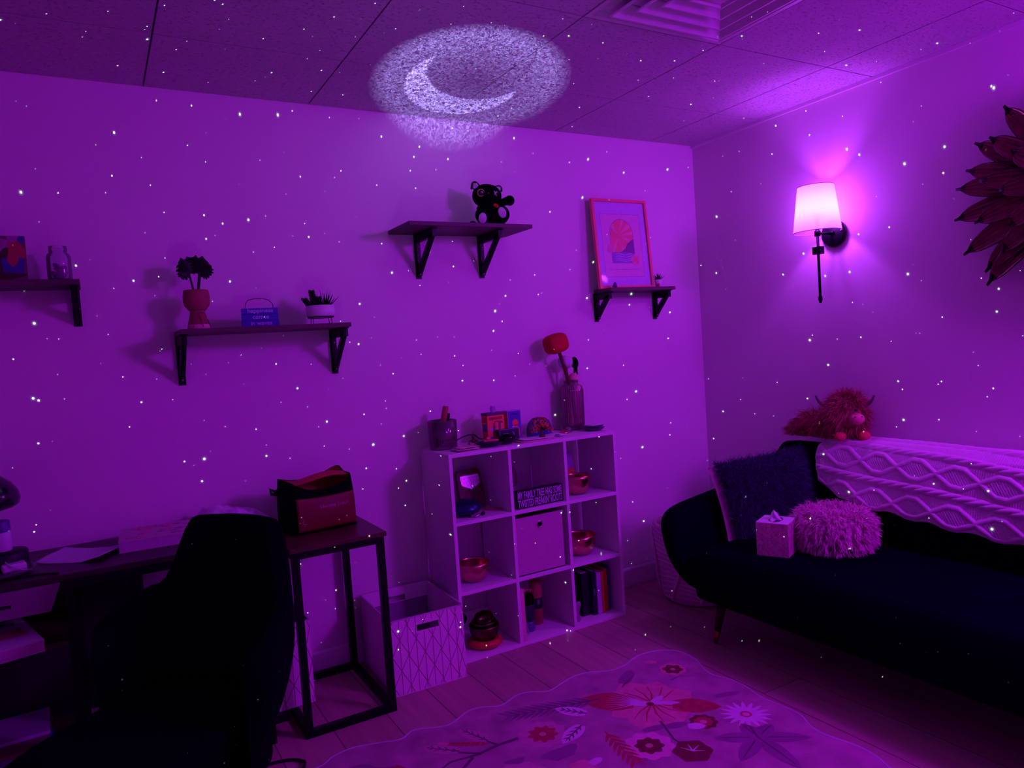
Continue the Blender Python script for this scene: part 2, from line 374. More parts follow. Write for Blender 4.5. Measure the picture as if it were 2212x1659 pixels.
# ceiling air diffuser: nested square louvres
def diffuser():
    x0, x1, y0, y1 = xs[3] + g, xs[2] - g, ys[3] + g, ys[2] - g; cx, cy = (x0 + x1) / 2, (y0 + y1) / 2; hf = (x1 - x0) / 2
    t = thing('ceiling_vent', 'square metal ceiling air vent with nested louvres beside the moon light', 'vent', (cx, cy, H))
    m = mat('vent_metal', (0.66, 0.62, 0.64), 0.4)
    def ring(mb, o_, zo, i_, zi, th=0.0015):
        vs = []
        for h_, z in ((o_, zo), (i_, zi), (i_, zi + th), (o_, zo + th)):
            vs += [(-h_, -h_, z), (h_, -h_, z), (h_, h_, z), (-h_, h_, z)]
        fs = []
        for k in range(4):
            for q in range(4): a = k * 4 + q; b = k * 4 + (q + 1) % 4; fs.append((a, b, (b + 4) % 16, (a + 4) % 16))
        mb.add(vs, fs)
    mb = MB(); ring(mb, hf, -0.001, hf - 0.018, -0.001, 0.004); mb.box(-hf + .01, hf - .01, -hf + .01, hf - .01, 0.0104, 0.0115)
    ring(mb, hf - 0.018, -0.001, hf - 0.032, 0.009); mb.build('frame', m, t)
    for k in range(4):
        mb = MB(); o_ = hf - 0.055 - k * 0.058; ring(mb, o_, -0.016 + 0.001 * k, o_ - 0.008, -0.017 + .001 * k); ring(mb, o_ - 0.008, -0.017 + .001 * k, o_ - 0.052, 0.008)
        mb.build('louvre', m, t)
    MB().box(-0.045, 0.045, -0.045, 0.045, -0.012, -0.009).build('centre_plate', m, t)
diffuser()

# ------------------------------------------------------------------ sconce
def shade_mat():
    m = bpy.data.materials.new('lamp_shade_fabric'); m.use_nodes = True; nt = m.node_tree
    for n in list(nt.nodes): nt.nodes.remove(n)
    o = nt.nodes.new('ShaderNodeOutputMaterial'); tr = nt.nodes.new('ShaderNodeBsdfTransparent'); tr.inputs[0].default_value = (0.85, 0.85, 0.85, 1)
    tl = nt.nodes.new('ShaderNodeBsdfTranslucent'); tl.inputs[0].default_value = (0.92, 0.90, 0.90, 1); df = nt.nodes.new('ShaderNodeBsdfDiffuse'); df.inputs[0].default_value = (0.8, 0.75, 0.75, 1)
    tc = nt.nodes.new('ShaderNodeTexCoord'); ma = nt.nodes.new('ShaderNodeMapping'); ma.inputs['Scale'].default_value = (40, 40, 500); nt.links.new(tc.outputs['Object'], ma.inputs[0])
    no = nt.nodes.new('ShaderNodeTexNoise'); nt.links.new(ma.outputs[0], no.inputs['Vector'])
    m1 = nt.nodes.new('ShaderNodeMixShader'); m1.inputs[0].default_value = 0.15; nt.links.new(tl.outputs[0], m1.inputs[1]); nt.links.new(df.outputs[0], m1.inputs[2])
    a = mth(nt, 'MULTIPLY_ADD', no.outputs[0], 0.12, 0.54)
    m2 = nt.nodes.new('ShaderNodeMixShader'); nt.links.new(a, m2.inputs[0]); nt.links.new(tr.outputs[0], m2.inputs[1]); nt.links.new(m1.outputs[0], m2.inputs[2])
    nt.links.new(m2.outputs[0], o.inputs[0]); return m
SHADEM = None
def sconce(label, y):
    global SHADEM
    SHADEM = SHADEM or shade_mat()
    t = thing('wall_sconce', label, 'wall lamp', (0, y, 1.73))
    MB().lathe([(0.0, 0.0), (0.052, 0.0), (0.062, 0.006), (0.062, 0.016), (0.054, 0.022), (0.0, 0.024)], 40, T=T3((-0.001, -0.012, 0), (0, -pi / 2, 0))).build('wall_plate', BLACKM, t)
    mb = MB(); mb.tube([(-0.02, -0.012, 0.0), (-0.06, -0.006, 0.001), (SCX, 0, 0.002)], 0.0065, 10); mb.ell((-0.03, -0.02, 0.005), 0.006, 8, 6); mb.build('arm', BLACKM, t)
    mb = MB(); mb.tube([(SCX, 0, 0.02), (SCX, 0, -0.29)], 0.0062, 12); mb.lathe([(0, -0.315), (0.006, -0.312), (0.007, -0.305), (0.0095, -0.3), (0.0095, -0.285), (0.0062, -0.28)], 12, T=T3((SCX, 0, 0)))
    mb.lathe([(0.012, -0.012), (0.0135, -0.012), (0.0135, 0.012), (0.009, 0.014), (0.009, 0.05), (0.014, 0.055), (0.014, 0.09), (0.0, 0.09)], 16, T=T3((SCX, 0, 0))); mb.build('stem', BLACKM, t)
    MB().box(SCX - 0.016, SCX + 0.016, -0.02, 0.02, -0.093, -0.059).build('stem_block', BLACKM, t, bevel=0.001)
    z0, z1, ra, rb = 0.008, 0.212, 0.103, 0.078
    fr = MB(); sh = MB(); sh.lathe([(ra, z0), (rb, z1)], 48, T=T3((SCX, 0, 0)), cap=False, smooth=True)
    s_ = sh.build('lamp_shade', SHADEM, t)
    for r, z in ((ra, z0), (rb, z1)): fr.tube([(SCX + r * cos(a), r * sin(a), z) for a in [2 * pi * k / 40 for k in range(40)]], 0.0016, 6, closed=True)
    for a in (0.3, 0.3 + 2 * pi / 3, 0.3 + 4 * pi / 3): fr.tube([(SCX + 0.01 * cos(a), 0.01 * sin(a), z1 - 0.02), (SCX + rb * cos(a), rb * sin(a), z1)], 0.001, 5)
    fr.tube([(SCX + ra * cos(2.2), ra * sin(2.2), z0), (SCX + rb * cos(2.2), rb * sin(2.2), z1)], 0.0009, 5)
    fr.build('shade_trim', mat('shade_trim_metal', (0.25, 0.2, 0.25), 0.5), t)
sconce('lit wall lamp with tapered white shade and black stem beside the flower art', SCY)

# ------------------------------------------------------------------ metal flower on the right wall
def flower():
    cy, cz = -1.86, 1.75
    t = thing('flower_wall_art', 'large dark burgundy metal dahlia flower mounted on the right wall', 'wall art', (-0.002, cy, cz))
    pm = mat('burgundy_metal_petal', (0.20, 0.045, 0.06), 0.38, 0.75, var=0.35, scale=25, spec=0.5)
    edge = mat('dark_petal_edge', (0.03, 0.008, 0.014), 0.4, 0.5, var=0.1)
    def petal(ang, L, W, x0, x1):
        # ang measured from +y (towards the corner), counterclockwise seen from the room
        rad = Vector((0, cos(ang), sin(ang))); tan = Vector((0, -sin(ang), cos(ang))); out = Vector((-1, 0, 0)); mb = MB()
        nu, nv = 19, 18
        def fn(u, v):
            q = (u - 0.5) * 2; s_ = 0.10 + 0.90 * v
            wv = W * (sin(pi * min(1, (v * 0.93) ** 0.85)) ** 0.75) * (1 if v < 0.86 else max(0.03, (1 - (v - 0.86) / 0.145 * 0.95) ** 1.3 if v < 1 else .03))
            wv = max(wv, 0.004)
            h = x0 + (x1 - x0) * sin(v * pi * 0.62) + 0.020 * abs(q) ** 1.6 * sin(pi * min(1, v * 1.05)) + 0.0026 * cos(q * 15)
            if v > 0.9: h -= (v - 0.9) * 0.12
            return rad * (L * s_) + tan * (wv * q) + out * h
        nfs = len(mb.f); mb.grid(fn, nu, nv)
        for k in range(len(mb.f)):
            i = k % (nu - 1); j = k // (nu - 1)
            if i in (0, nu - 2) or j > nv - 4: mb.m[k] = 1
        o = mb.build('petal', [pm, edge], t); s_ = o.modifiers.new('solid', 'SOLIDIFY'); s_.thickness = 0.002; return o
    outer = [(0.917, 0.405), (0.55, 0.412), (0.30, 0.405), (0.13, 0.43), (-0.142, 0.44), (-0.46, 0.452), (-0.70, 0.43), (-0.79, 0.46), (-1.15, 0.42), (-1.5, 0.44)]
    for a, L in outer: petal(a, L, 0.043, 0.012, 0.05)
    for a, L in ((1.25, 0.42), (1.6, 0.41), (1.95, 0.42), (2.3, 0.41), (2.65, 0.42), (3.0, 0.41), (3.35, 0.42), (3.7, 0.41), (4.05, 0.42), (4.4, 0.41)): petal(a, L, 0.045, 0.012, 0.05)
    for k in range(14): petal(0.20 + k * 2 * pi / 14, 0.36 if k % 2 else 0.335, 0.042, 0.03, 0.075)
    for k in range(11): petal(0.05 + k * 2 * pi / 11, 0.25, 0.042, 0.045, 0.10)
    for k in range(8): petal(k * 2 * pi / 8, 0.15, 0.032, 0.055, 0.12)
    MB().lathe([(0, 0.13), (0.02, 0.127), (0.035, 0.115), (0.04, 0.0)], 20, T=T3((0, 0, 0), (0, -pi / 2, 0))).build('centre', edge, t)
flower()

# ------------------------------------------------------------------ shelves
def bracket(t, x, ztop, dep, drop, mat_=BLACKM):
    wd = 0.013; mb = MB()
    mb.box(x - wd, x + wd, -0.004, -0.0006, ztop - drop, ztop - 0.0005)
    mb.box(x - wd, x + wd, -dep, -0.0006, ztop - 0.0045, ztop - 0.0005)
    # solid triangular gusset with a triangular window
    def q(a, b): return (-a, ztop - b)
    P = [q(0.004, 0.004), q(dep - 0.004, 0.004), q(dep - 0.012, 0.020), q(0.010, drop - 0.004), q(0.004, drop - 0.004)]
    I = [q(0.020, 0.040), q(dep - 0.040, 0.030), q(0.020, drop - 0.055)]
    hw = 0.009
    mb.box(x - hw, x + hw, -0.022, -0.003, ztop - drop + 0.012, ztop - 0.036)
    mb.box(x - hw, x + hw, -dep + 0.004, -0.003, ztop - 0.036, ztop - 0.004)
    mb.add([(x + sx * hw, *p) for sx in (-1, 1) for p in (q(dep - 0.006, 0.02), q(dep - 0.034, 0.02), q(0.003, drop - 0.035), q(0.003, drop - 0.006), q(0.014, drop - 0.010))],
           [(0, 1, 2, 3, 4), (9, 8, 7, 6, 5), (0, 5, 6, 1), (1, 6, 7, 2), (2, 7, 8, 3), (3, 8, 9, 4), (4, 9, 5, 0)])
    o = mb.build('bracket', mat_, t)
    for z in (ztop - 0.055, ztop - drop + 0.02): MB().ell((x + 0.0, -0.024, z), (0.0035, 0.003, 0.0035), 8, 6).build('screw', STEEL, o)
def shelf(label, x0, x1, ztop, dep, bx, bdep, drop, th=0.017):
    t = thing('wall_shelf', label, 'shelf', ((x0 + x1) / 2, 0, ztop - th), group=None)
    cx = (x0 + x1) / 2
    MB().box(x0 - cx, x1 - cx, -dep, -0.001, 0, th).build('board', WOODSH, t, bevel=0.0012)
    for b in bx: bracket(t, b - cx, 0, bdep, drop)
    return t
S1Z, S2Z, S3Z, S4Z = 1.633, 1.450, 1.852, 1.572
shelf('dark wooden wall shelf at the left edge holding the glass jar', -3.63, -3.012, S1Z, 0.20, (-3.60, -3.03), 0.165, 0.13)
shelf('dark wooden wall shelf holding the sculpted head planter and blue sign', -2.722, -2.103, S2Z, 0.225, (-2.708, -2.117), 0.195, 0.185)
shelf('dark wooden wall shelf under the black plush cat', -1.835, -1.243, S3Z, 0.245, (-1.705, -1.386), 0.205, 0.195)
shelf('small dark wooden wall shelf under the pink framed print', -0.742, -0.315, S4Z, 0.145, (-0.734, -0.342), 0.13, 0.145)

# ------------------------------------------------------------------ white cube bookcase
BX, BW, BY0, BD, BH = -1.766, 0.866, -0.020, 0.293, 0.884; TH = 0.0155
def bookcase():
    t = thing('cube_bookcase', 'white nine-cube bookcase with open back against the wall', 'bookcase', (BX + BW / 2, BY0 - BD / 2, 0))
    L = -BW / 2; yb, yf = BD / 2, -BD / 2
    for nm, x in (('side_panel', L), ('side_panel', -L - TH)): MB().box(x, x + TH, yf, yb, 0, BH - TH).build(nm, WHITEB, t, bevel=0.0008)
    MB().box(L, -L, yf, yb, BH - TH, BH).build('top_panel', WHITEB, t, bevel=0.0008)
    MB().box(L + TH, -L - TH, yf + 0.001, yb, 0, TH).build('bottom_panel', WHITEB, t, bevel=0.0008)
    for k in (1, 2): MB().box(L + TH, -L - TH, yf + 0.001, yb, BH * k / 3 - TH / 2, BH * k / 3 + TH / 2).build('shelf_panel', WHITEB, t, bevel=0.0008)
    for c in (1, 2):
        for r in range(3):
            x = L + BW * c / 3; MB().box(x - TH / 2, x + TH / 2, yf + 0.0015, yb, BH * r / 3 + (TH if r == 0 else TH / 2), BH * (r + 1) / 3 - (TH if r == 2 else TH / 2)).build('divider', WHITEB, t, bevel=0.0006)
bookcase()
ZT, Z2, Z1, Z0 = BH + 0.0004, BH * 2 / 3 + TH / 2 + 0.0004, BH / 3 + TH / 2 + 0.0004, TH + 0.0004

# ------------------------------------------------------------------ desk, side table
def legbox(mb, x, y, z0, z1, w_=0.025, mi=0): mb.box(x - w_ / 2, x + w_ / 2, y - w_ / 2, y + w_ / 2, z0, z1, mi)
def side_table():
    x0, x1, y0, y1, zt = -2.465, -2.133, -0.505, -0.03, 0.672
    t = thing('side_table', 'narrow side table with reddish-brown top and black square frame under the bag', 'table', ((x0 + x1) / 2, (y0 + y1) / 2, 0)); cx, cy = (x0 + x1) / 2, (y0 + y1) / 2
    MB().box(x0 - cx - .008, x1 - cx + .008, y0 - cy - .008, y1 - cy + .004, zt - 0.017, zt).build('tabletop', DESKW, t, bevel=0.0015)
    for x in (x0 + .0125, x1 - .0125):
        for y in (y0 + .0125, y1 - .0125): m = MB(); legbox(m, x - cx, y - cy, 0, zt - 0.0175); m.build('leg', BLACKM, t)
    for z in (0.0, zt - 0.0425):
        m = MB()
        for y in (y0 + .0125, y1 - .0125): m.box(x0 - cx + .025, x1 - cx - .025, y - cy - .0125, y - cy + .0125, z + .0005, z + .0245)
        for x in (x0 + .0125, x1 - .0125): m.box(x - cx - .0125, x - cx + .0125, y0 - cy + .025, y1 - cy - .025, z + .0005, z + .0245)
        m.build('frame_rail', BLACKM, t)
side_table()
DZ = 0.716; DY0, DY1 = -0.462, -0.03; DX0, DX1 = -4.2, -2.478
def desk():
    cx, cy = (DX0 + DX1) / 2, (DY0 + DY1) / 2
    t = thing('writing_desk', 'long dark brown desk with papers along the back wall behind the chair', 'desk', (cx, cy, 0))
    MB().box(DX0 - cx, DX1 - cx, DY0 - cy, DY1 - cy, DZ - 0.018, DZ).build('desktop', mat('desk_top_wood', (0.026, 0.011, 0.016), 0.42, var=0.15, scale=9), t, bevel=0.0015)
    for x in (DX0 + .02, -3.117, -2.93, DX1 - .09):
        for y in (DY0 + .0135, DY1 - .0135): m = MB(); legbox(m, x - cx, y - cy, 0, DZ - 0.0185); m.build('leg', BLACKM, t)
    m = MB()
    for y in (DY0 + .0135, DY1 - .0135):
        m.box(DX0 - cx + .03, DX1 - cx - .03, y - cy - .011, y - cy + .011, DZ - .045, DZ - .0185)
    m.build('apron', BLACKM, t)
    for z in (0.074, 0.412):
        m = MB(); m.box(-2.93 - cx + .0135, DX1 - cx - .026, DY0 - cy + .002, DY1 - cy - .002, z, z + .016)
        m.box(-2.93 - cx + .0135, DX1 - cx - .026, DY0 - cy + .0015, DY0 - cy + .0215, z - .008, z + .014); m.build('lower_shelf', BLACKM, t)
    m = MB(); m.box(DX0 - cx + .033, -2.93 - cx - .0135, DY1 - cy - .006, DY1 - cy - .002, .12, DZ - .0185); m.build('wall_shade_panel', mat('under_desk_shade', (0.010, 0.006, 0.012), 0.6), t)  # dark sheet added to stand in for the shaded wall under the desk
    # tapered drawer bin hanging under the desktop at the left
    m = MB(); x1, x0 = -3.136 - cx, -3.60 - cx; yy = DY0 - cy - .006
    m.prism([(x0 + .03, DZ - .100), (x1 - .030, DZ - .100), (x1, DZ - .0200), (x0, DZ - .0200)], yy, yy + .40, 'xz'); dr = m.build('drawer', mat('mauve_drawer_front', (0.20, 0.085, 0.17), 0.7), t, label='tapered mauve drawer under the desktop')
    MB().box(-3.30 - cx, -3.262 - cx, yy - .0012, yy - .0002, DZ - .068, DZ - .058).build('handle', BLACKP, dr)
    for z in (0.10, 0.50):
        m = MB(); m.box(DX0 - cx + .033, -3.117 - cx - .0135, DY0 - cy + .002, DY1 - cy - .002, z, z + .016); m.build('lower_shelf', mat('desk_shelf_wood', (0.05, 0.018, 0.018), 0.5), t)
desk()

# ------------------------------------------------------------------ storage boxes with printed lines
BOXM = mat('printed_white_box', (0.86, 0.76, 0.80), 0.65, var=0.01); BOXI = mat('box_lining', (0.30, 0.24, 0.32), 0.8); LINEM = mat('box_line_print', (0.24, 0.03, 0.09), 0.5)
def cube_box(label, x0, x1, y0, y1, z0, h, rz=0.0, lines_left=False):
    w_, d_ = x1 - x0, y1 - y0; t = thing('storage_box', label, 'storage box', ((x0 + x1) / 2, (y0 + y1) / 2, z0), rz)
    m = MB(); th = 0.004; hw, hd = w_ / 2, d_ / 2
    m.box(-hw, hw, -hd, hd, 0.0005, th)
    m.box(-hw, -hw + th, -hd, hd, th, h); m.box(hw - th, hw, -hd, hd, th, h)
    hx, hz0, hz1 = 0.046, h - 0.062, h - 0.036
    for s_, yy in ((-1, -hd), (1, hd - th)):
        m.box(-hw + th, -hx, yy, yy + th, th, h); m.box(hx, hw - th, yy, yy + th, th, h); m.box(-hx, hx, yy, yy + th, th, hz0); m.box(-hx, hx, yy, yy + th, hz1, h)
    m.build('shell', [BOXM], t)
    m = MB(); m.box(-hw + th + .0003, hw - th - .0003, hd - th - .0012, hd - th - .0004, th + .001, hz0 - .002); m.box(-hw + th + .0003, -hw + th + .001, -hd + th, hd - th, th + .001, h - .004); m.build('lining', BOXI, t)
    m = MB(); rim = 0.0022
    for a, b in (((-hw, -hd), (hw, -hd)), ((hw, -hd), (hw, hd)), ((hw, hd), (-hw, hd)), ((-hw, hd), (-hw, -hd))): m.bar((a[0], a[1], h), (b[0], b[1], h), 0.006, 0.003)
    m.build('rim', mat('box_rim', (0.6, 0.4, 0.55), 0.6), t)
    # printed lattice: verticals with zigzag diamonds, as thin ink strips
    m = MB(); y = -hd - 0.0004; n = 9; pw = 2 * hw / n
    def ink(ax, az, bx, bz):
        # clip against the handle slot
        N = 14
        for k in range(N):
            u0, u1 = k / N, (k + 1) / N; p = (ax + (bx - ax) * u0, az + (bz - az) * u0); q = (ax + (bx - ax) * u1, az + (bz - az) * u1)
            mx_, mz_ = (p[0] + q[0]) / 2, (p[1] + q[1]) / 2
            if abs(mx_) < hx + .003 and hz0 - .004 < mz_ < hz1 + .004: continue
            d = Vector((q[0] - p[0], 0, q[1] - p[1])); nn = Vector((-d.z, 0, d.x)).normalized() * 0.0011
            a = Vector((p[0], y, p[1])); b = Vector((q[0], y, q[1])); m.poly([a - nn, b - nn, b + nn, a + nn])
    rr = random.Random(5)
    for k in range(1, n * 1): ink(-hw + k * pw, 0.004, -hw + k * pw, h - 0.004)
    for k in range(0, n, 2):
        zc = 0.004; x0_ = -hw + k * pw; xm = x0_ + pw; x1_ = min(x0_ + 2 * pw, hw)
        ph = rr.uniform(0.05, 0.11); z = 0.004 - ph
        while z < h:
            for (a, za, b, zb) in ((x0_, z, x1_, z + 0.12), (x1_, z, x0_, z + 0.12)):
                # clip z range
                z_lo, z_hi = max(za, 0.004), min(zb, h - 0.004)
                if z_hi <= z_lo: continue
                f = lambda zz: a + (b - a) * (zz - za) / (zb - za)
                ink(f(z_lo), z_lo, f(z_hi), z_hi)
            z += 0.12
    m.build('line_print', LINEM, t)
    return t
cube_box('white open storage box with line print on the floor beside the bookcase', -2.098, -1.795, -0.415, -0.03, 0, 0.296, -0.03)
cube_box('white line-printed storage box on the lower desk shelf behind the chair', -2.72, -2.408, -0.43, -0.07, 0.0905, 0.30)

# ------------------------------------------------------------------ sofa
def rrect(hx, hz, r, n=6):
    P = []
    for cx, cz, a in ((hx - r, hz - r, 0), (-hx + r, hz - r, pi / 2), (-hx + r, -hz + r, pi), (hx - r, -hz + r, 3 * pi / 2)):
        for k in range(n): P.append((cx + r * cos(a + pi / 2 * k / (n - 1)), cz + r * sin(a + pi / 2 * k / (n - 1))))
    return P
SY0, SY1, SFX, SEATZ = -0.70, -2.72, -0.865, 0.405
def sofa():
    t = thing('velvet_sofa', 'dark navy velvet sofa along the right wall with flared arm and slim wooden legs', 'sofa', (-0.45, -1.7, 0))
    X = lambda x: x + 0.45; Y = lambda y: y + 1.7
    m = MB(); m.box(X(SFX + .02), X(-0.10), Y(SY1), Y(SY0 - .02), 0.175, 0.30); m.build('seat_base', NAVY, t, bevel=0.03, seg=4)
    # seat cushion, slightly crowned
    def seat(u, v):
        x = SFX - .005 + (0.66) * u; y = SY0 - .03 + (SY1 - SY0 + .05) * v
        e = min(min(u, 1 - u) * 12, min(v, 1 - v) * 30, 1); return (X(x), Y(y), 0.33 + (SEATZ - 0.33) * (1 - (1 - e) ** 3) + 0.006 * sin(pi * u))
    m = MB(); m.grid(seat, 28, 60); m.box(X(SFX - .004), X(-0.205), Y(SY1 + .02), Y(SY0 - .031), 0.27, 0.331); m.build('seat_cushion', NAVY, t)
    # backrest
    prof = [(-0.245, 0.36), (-0.262, 0.44), (-0.245, 0.58), (-0.215, 0.70), (-0.195, 0.752), (-0.165, 0.776), (-0.125, 0.782), (-0.085, 0.775), (-0.062, 0.75), (-0.06, 0.60), (-0.06, 0.28), (-0.2, 0.26)]
    def pad(pf, y0, y1, nm, r=0.04):
        c = (sum(p[0] for p in pf) / len(pf), sum(p[1] for p in pf) / len(pf)); m = MB(); N = len(pf); rings = []
        ks = [(0, 0.72), (0.25, 0.86), (0.6, 0.96), (1, 1)]
        st = [(y0 + (y1 - y0) / abs(y1 - y0) * r * a, s_) for a, s_ in ks] + [(y1 - (y1 - y0) / abs(y1 - y0) * r * a, s_) for a, s_ in reversed(ks)]
        vs = []; fs = []
        for y, s_ in st: vs += [(X(c[0] + (p[0] - c[0]) * s_), Y(y), c[1] + (p[1] - c[1]) * s_) for p in pf]
        for j in range(len(st) - 1):
            for i in range(N): a, b = j * N + i, j * N + (i + 1) % N; fs.append((a, b, b + N, a + N))
        fs += [tuple(range(N)), tuple(range(len(vs) - 1, len(vs) - 1 - N, -1))]
        m.add(vs, fs, 0, True); return m.build(nm, NAVY, t, sub=1)
    pad(prof, -0.635, SY1 - .08, 'backrest')
    # flared arms: a rounded slab leaning outwards, narrowing to the base
    def arm(sgn, yb):
        m = MB(); nu, nv = 26, 13
        # side outline in x-z (front edge curves under), thickness in y, lean with z
        def out(u):
            a = 2 * pi * u; cx, cz, rx, rz_ = -0.575, 0.375, 0.325, 0.205
            c, s_ = cos(a), sin(a); x = cx + rx * math.copysign(abs(c) ** 0.36, c); z = cz + rz_ * math.copysign(abs(s_) ** 0.36, s_)
            if x < cx: x += 0.11 * max(0, (0.36 - z) / 0.2) ** 1.3 * (cx - x) / rx
            z += 0.035 * (x - cx) * (1 if z > cz else 0) / rx
            return x, z
        def fn(u, v):
            x, z = out(u); k = abs(v - 0.5) * 2; s_ = 1 - 0.10 * k ** 5 - (0.9 if k > 0.999 else 0)
            x = -0.575 + (x + 0.575) * s_; z = 0.375 + (z - 0.375) * s_
            lean = (z - 0.17) / 0.40; y = yb + sgn * (0.105 * lean ** 1.2 if lean > 0 else 0) + sgn * (-0.055 + 0.11 * v) 
            return (X(x), Y(y), z)
        m.grid(fn, nu, nv, wrap=True); m.build('armrest', NAVY, t, sub=1)
    arm(1, -0.70 + 0.005); arm(-1, SY1)
    lm = mat('sofa_leg_wood', (0.02, 0.008, 0.006), 0.5)
    cap = mat('brass_ferrule', (0.35, 0.12, 0.05), 0.35, 0.8)
    for x, y, dx, dy in ((-0.79, -0.83, -.02, .03), (-0.79, SY1 + .1, -.02, -.03), (-0.16, -0.83, .02, .03), (-0.16, SY1 + .1, .02, -.03)):
        l = MB().tube([(X(x), Y(y), 0.176), (X(x + dx * .7), Y(y + dy * .7), 0.055)], [0.021, 0.0135], 14).build('leg', lm, t)
        MB().tube([(X(x + dx * .7), Y(y + dy * .7), 0.0545), (X(x + dx), Y(y + dy), 0.0)], [0.0137, 0.010], 14).build('ferrule', cap, l)
sofa()

# ------------------------------------------------------------------ cable-knit blanket over the backrest
def blanket():
    pf = [(-0.045, 0.60), (-0.043, 0.70), (-0.05, 0.768), (-0.078, 0.792), (-0.125, 0.799), (-0.17, 0.794), (-0.205, 0.768), (-0.222, 0.735), (-0.243, 0.675), (-0.258, 0.62), (-0.272, 0.565), (-0.281, 0.51), (-0.284, 0.46)]
    P = [Vector((a, 0, b)) for a, b in pf]; S = [0]
    for i in range(1, len(P)): S.append(S[-1] + (P[i] - P[i - 1]).length)
    s0 = S[6] + 0.0    # arc length where the front face starts (z ~ .768)
    def at(s):
        s = min(max(s, 0), S[-1] - 1e-5)
        for i in range(1, len(S)):
            if s <= S[i]:
                f = (s - S[i - 1]) / (S[i] - S[i - 1]); p = P[i - 1].lerp(P[i], f); d0 = (P[min(i + 1, len(P) - 1)] - P[i - 1]).normalized(); d1 = (P[i] - P[max(i - 2, 0)]).normalized()
                d = d1.lerp(d0, f).normalized(); return p, Vector((-d.z, 0, d.x)) * -1
    def cable(q, y, per, wd):            # twisted rope: q distance across, y along
        if abs(q) > wd: return 0
        a = y / per * 2 * pi
        ph = (y / per + 0.55 * q / wd + 0.12 * sin(q / wd * pi)) % 1.0; lens = sin(pi * ph) ** 0.7
        return 0.0110 * max(0, 1 - (q / wd) ** 2) ** 0.6 * (0.30 + 0.70 * lens)
    def diamond(q, y, per, hh):
        k = (y / per) % 1.0; tri = abs(k - 0.5) * 2          # 1 at crossing, 0 at the widest
        w = hh * min(1.0, (1 - tri) * 1.32) ** 0.95; d = abs(abs(q) - w); r = 0.0095
        h = 0.0085 * sqrt(max(0, 1 - (d / r) ** 2)) if d < r else 0
        if abs(q) < w - r * .8: h = max(h, 0.0026 + 0.0026 * sin(q * 800) * sin(y * 560 + (q * 400)))
        return h
    def height(y, s):
        Y = -0.92 - y; t = s - s0 - 0.085 * Y - 0.004 * sin(Y * 9)
        h = 0.0032 * (sin(Y * 2 * pi / 0.0085) * 0.5 + 0.5) * (0.6 + .4 * sin(t * 2 * pi / 0.006))
        h = max(h, cable(t + 0.043, Y, 0.050, 0.014), diamond(t - 0.022, Y - 0.035, 0.160, 0.036), cable(t - 0.093, Y, 0.050, 0.015), diamond(t - 0.168, Y - 0.035, 0.160, 0.036), cable(t - 0.236, Y, 0.05, 0.015), cable(t + 0.115, Y, .05, .014))
        return h
    nu, nv = 620, 250; yA, yB = -0.905, -2.62; vs = []
    for j in range(nv):
        for i in range(nu):
            u = i / (nu - 1); v = j / (nv - 1); Yd = (yB - yA) * u; y = yA + Yd
            # lower edge: rises at the left end, gentle scallops
            se = s0 + 0.262 - 0.115 * math.exp(-(-Yd) / 0.16) + 0.006 * sin(Yd * 39) + 0.012 * sin(Yd * 5)
            s_ = 0.02 + (se - 0.02) * v; p, n = at(s_)
            edge = min(1, i / 10, (nu - 1 - i) / 10, (nv - 1 - j) / 8)
            yy = y + 0.014 * sin(s_ * 21) * max(0, 1 - u * 8) - 0.02 * max(0, (s_ - s0)) * 3 * max(0, 1 - u * 5)
            wav = 0.004 * sin(Yd * 17 + s_ * 9) * max(0, (s_ - s0)) * 6
            q = p + n * (0.006 + (height(y, s_) + 0.003) * (0.2 + 0.8 * edge) + wav); vs.append((q.x, yy, q.z))
    fs = [(j * nu + i, j * nu + i + 1, (j + 1) * nu + i + 1, (j + 1) * nu + i) for j in range(nv - 1) for i in range(nu - 1)]
    me = bpy.data.meshes.new('knit_blanket'); me.from_pydata(vs, [], fs); me.materials.append(mat('cream_knit', (0.78, 0.66, 0.72), 0.95, var=0.02, spec=0.1, bump=0.25, bscale=600, bdist=0.001))
    me.polygons.foreach_set('use_smooth', [True] * len(fs)); me.update()
    o = bpy.data.objects.new('knit_blanket', me); C.objects.link(o); m = o.modifiers.new('solid', 'SOLIDIFY'); m.thickness = 0.004; m.offset = -1
    tag(o, 'cream cable-knit blanket with diamond pattern draped over the sofa back', 'blanket')
blanket()

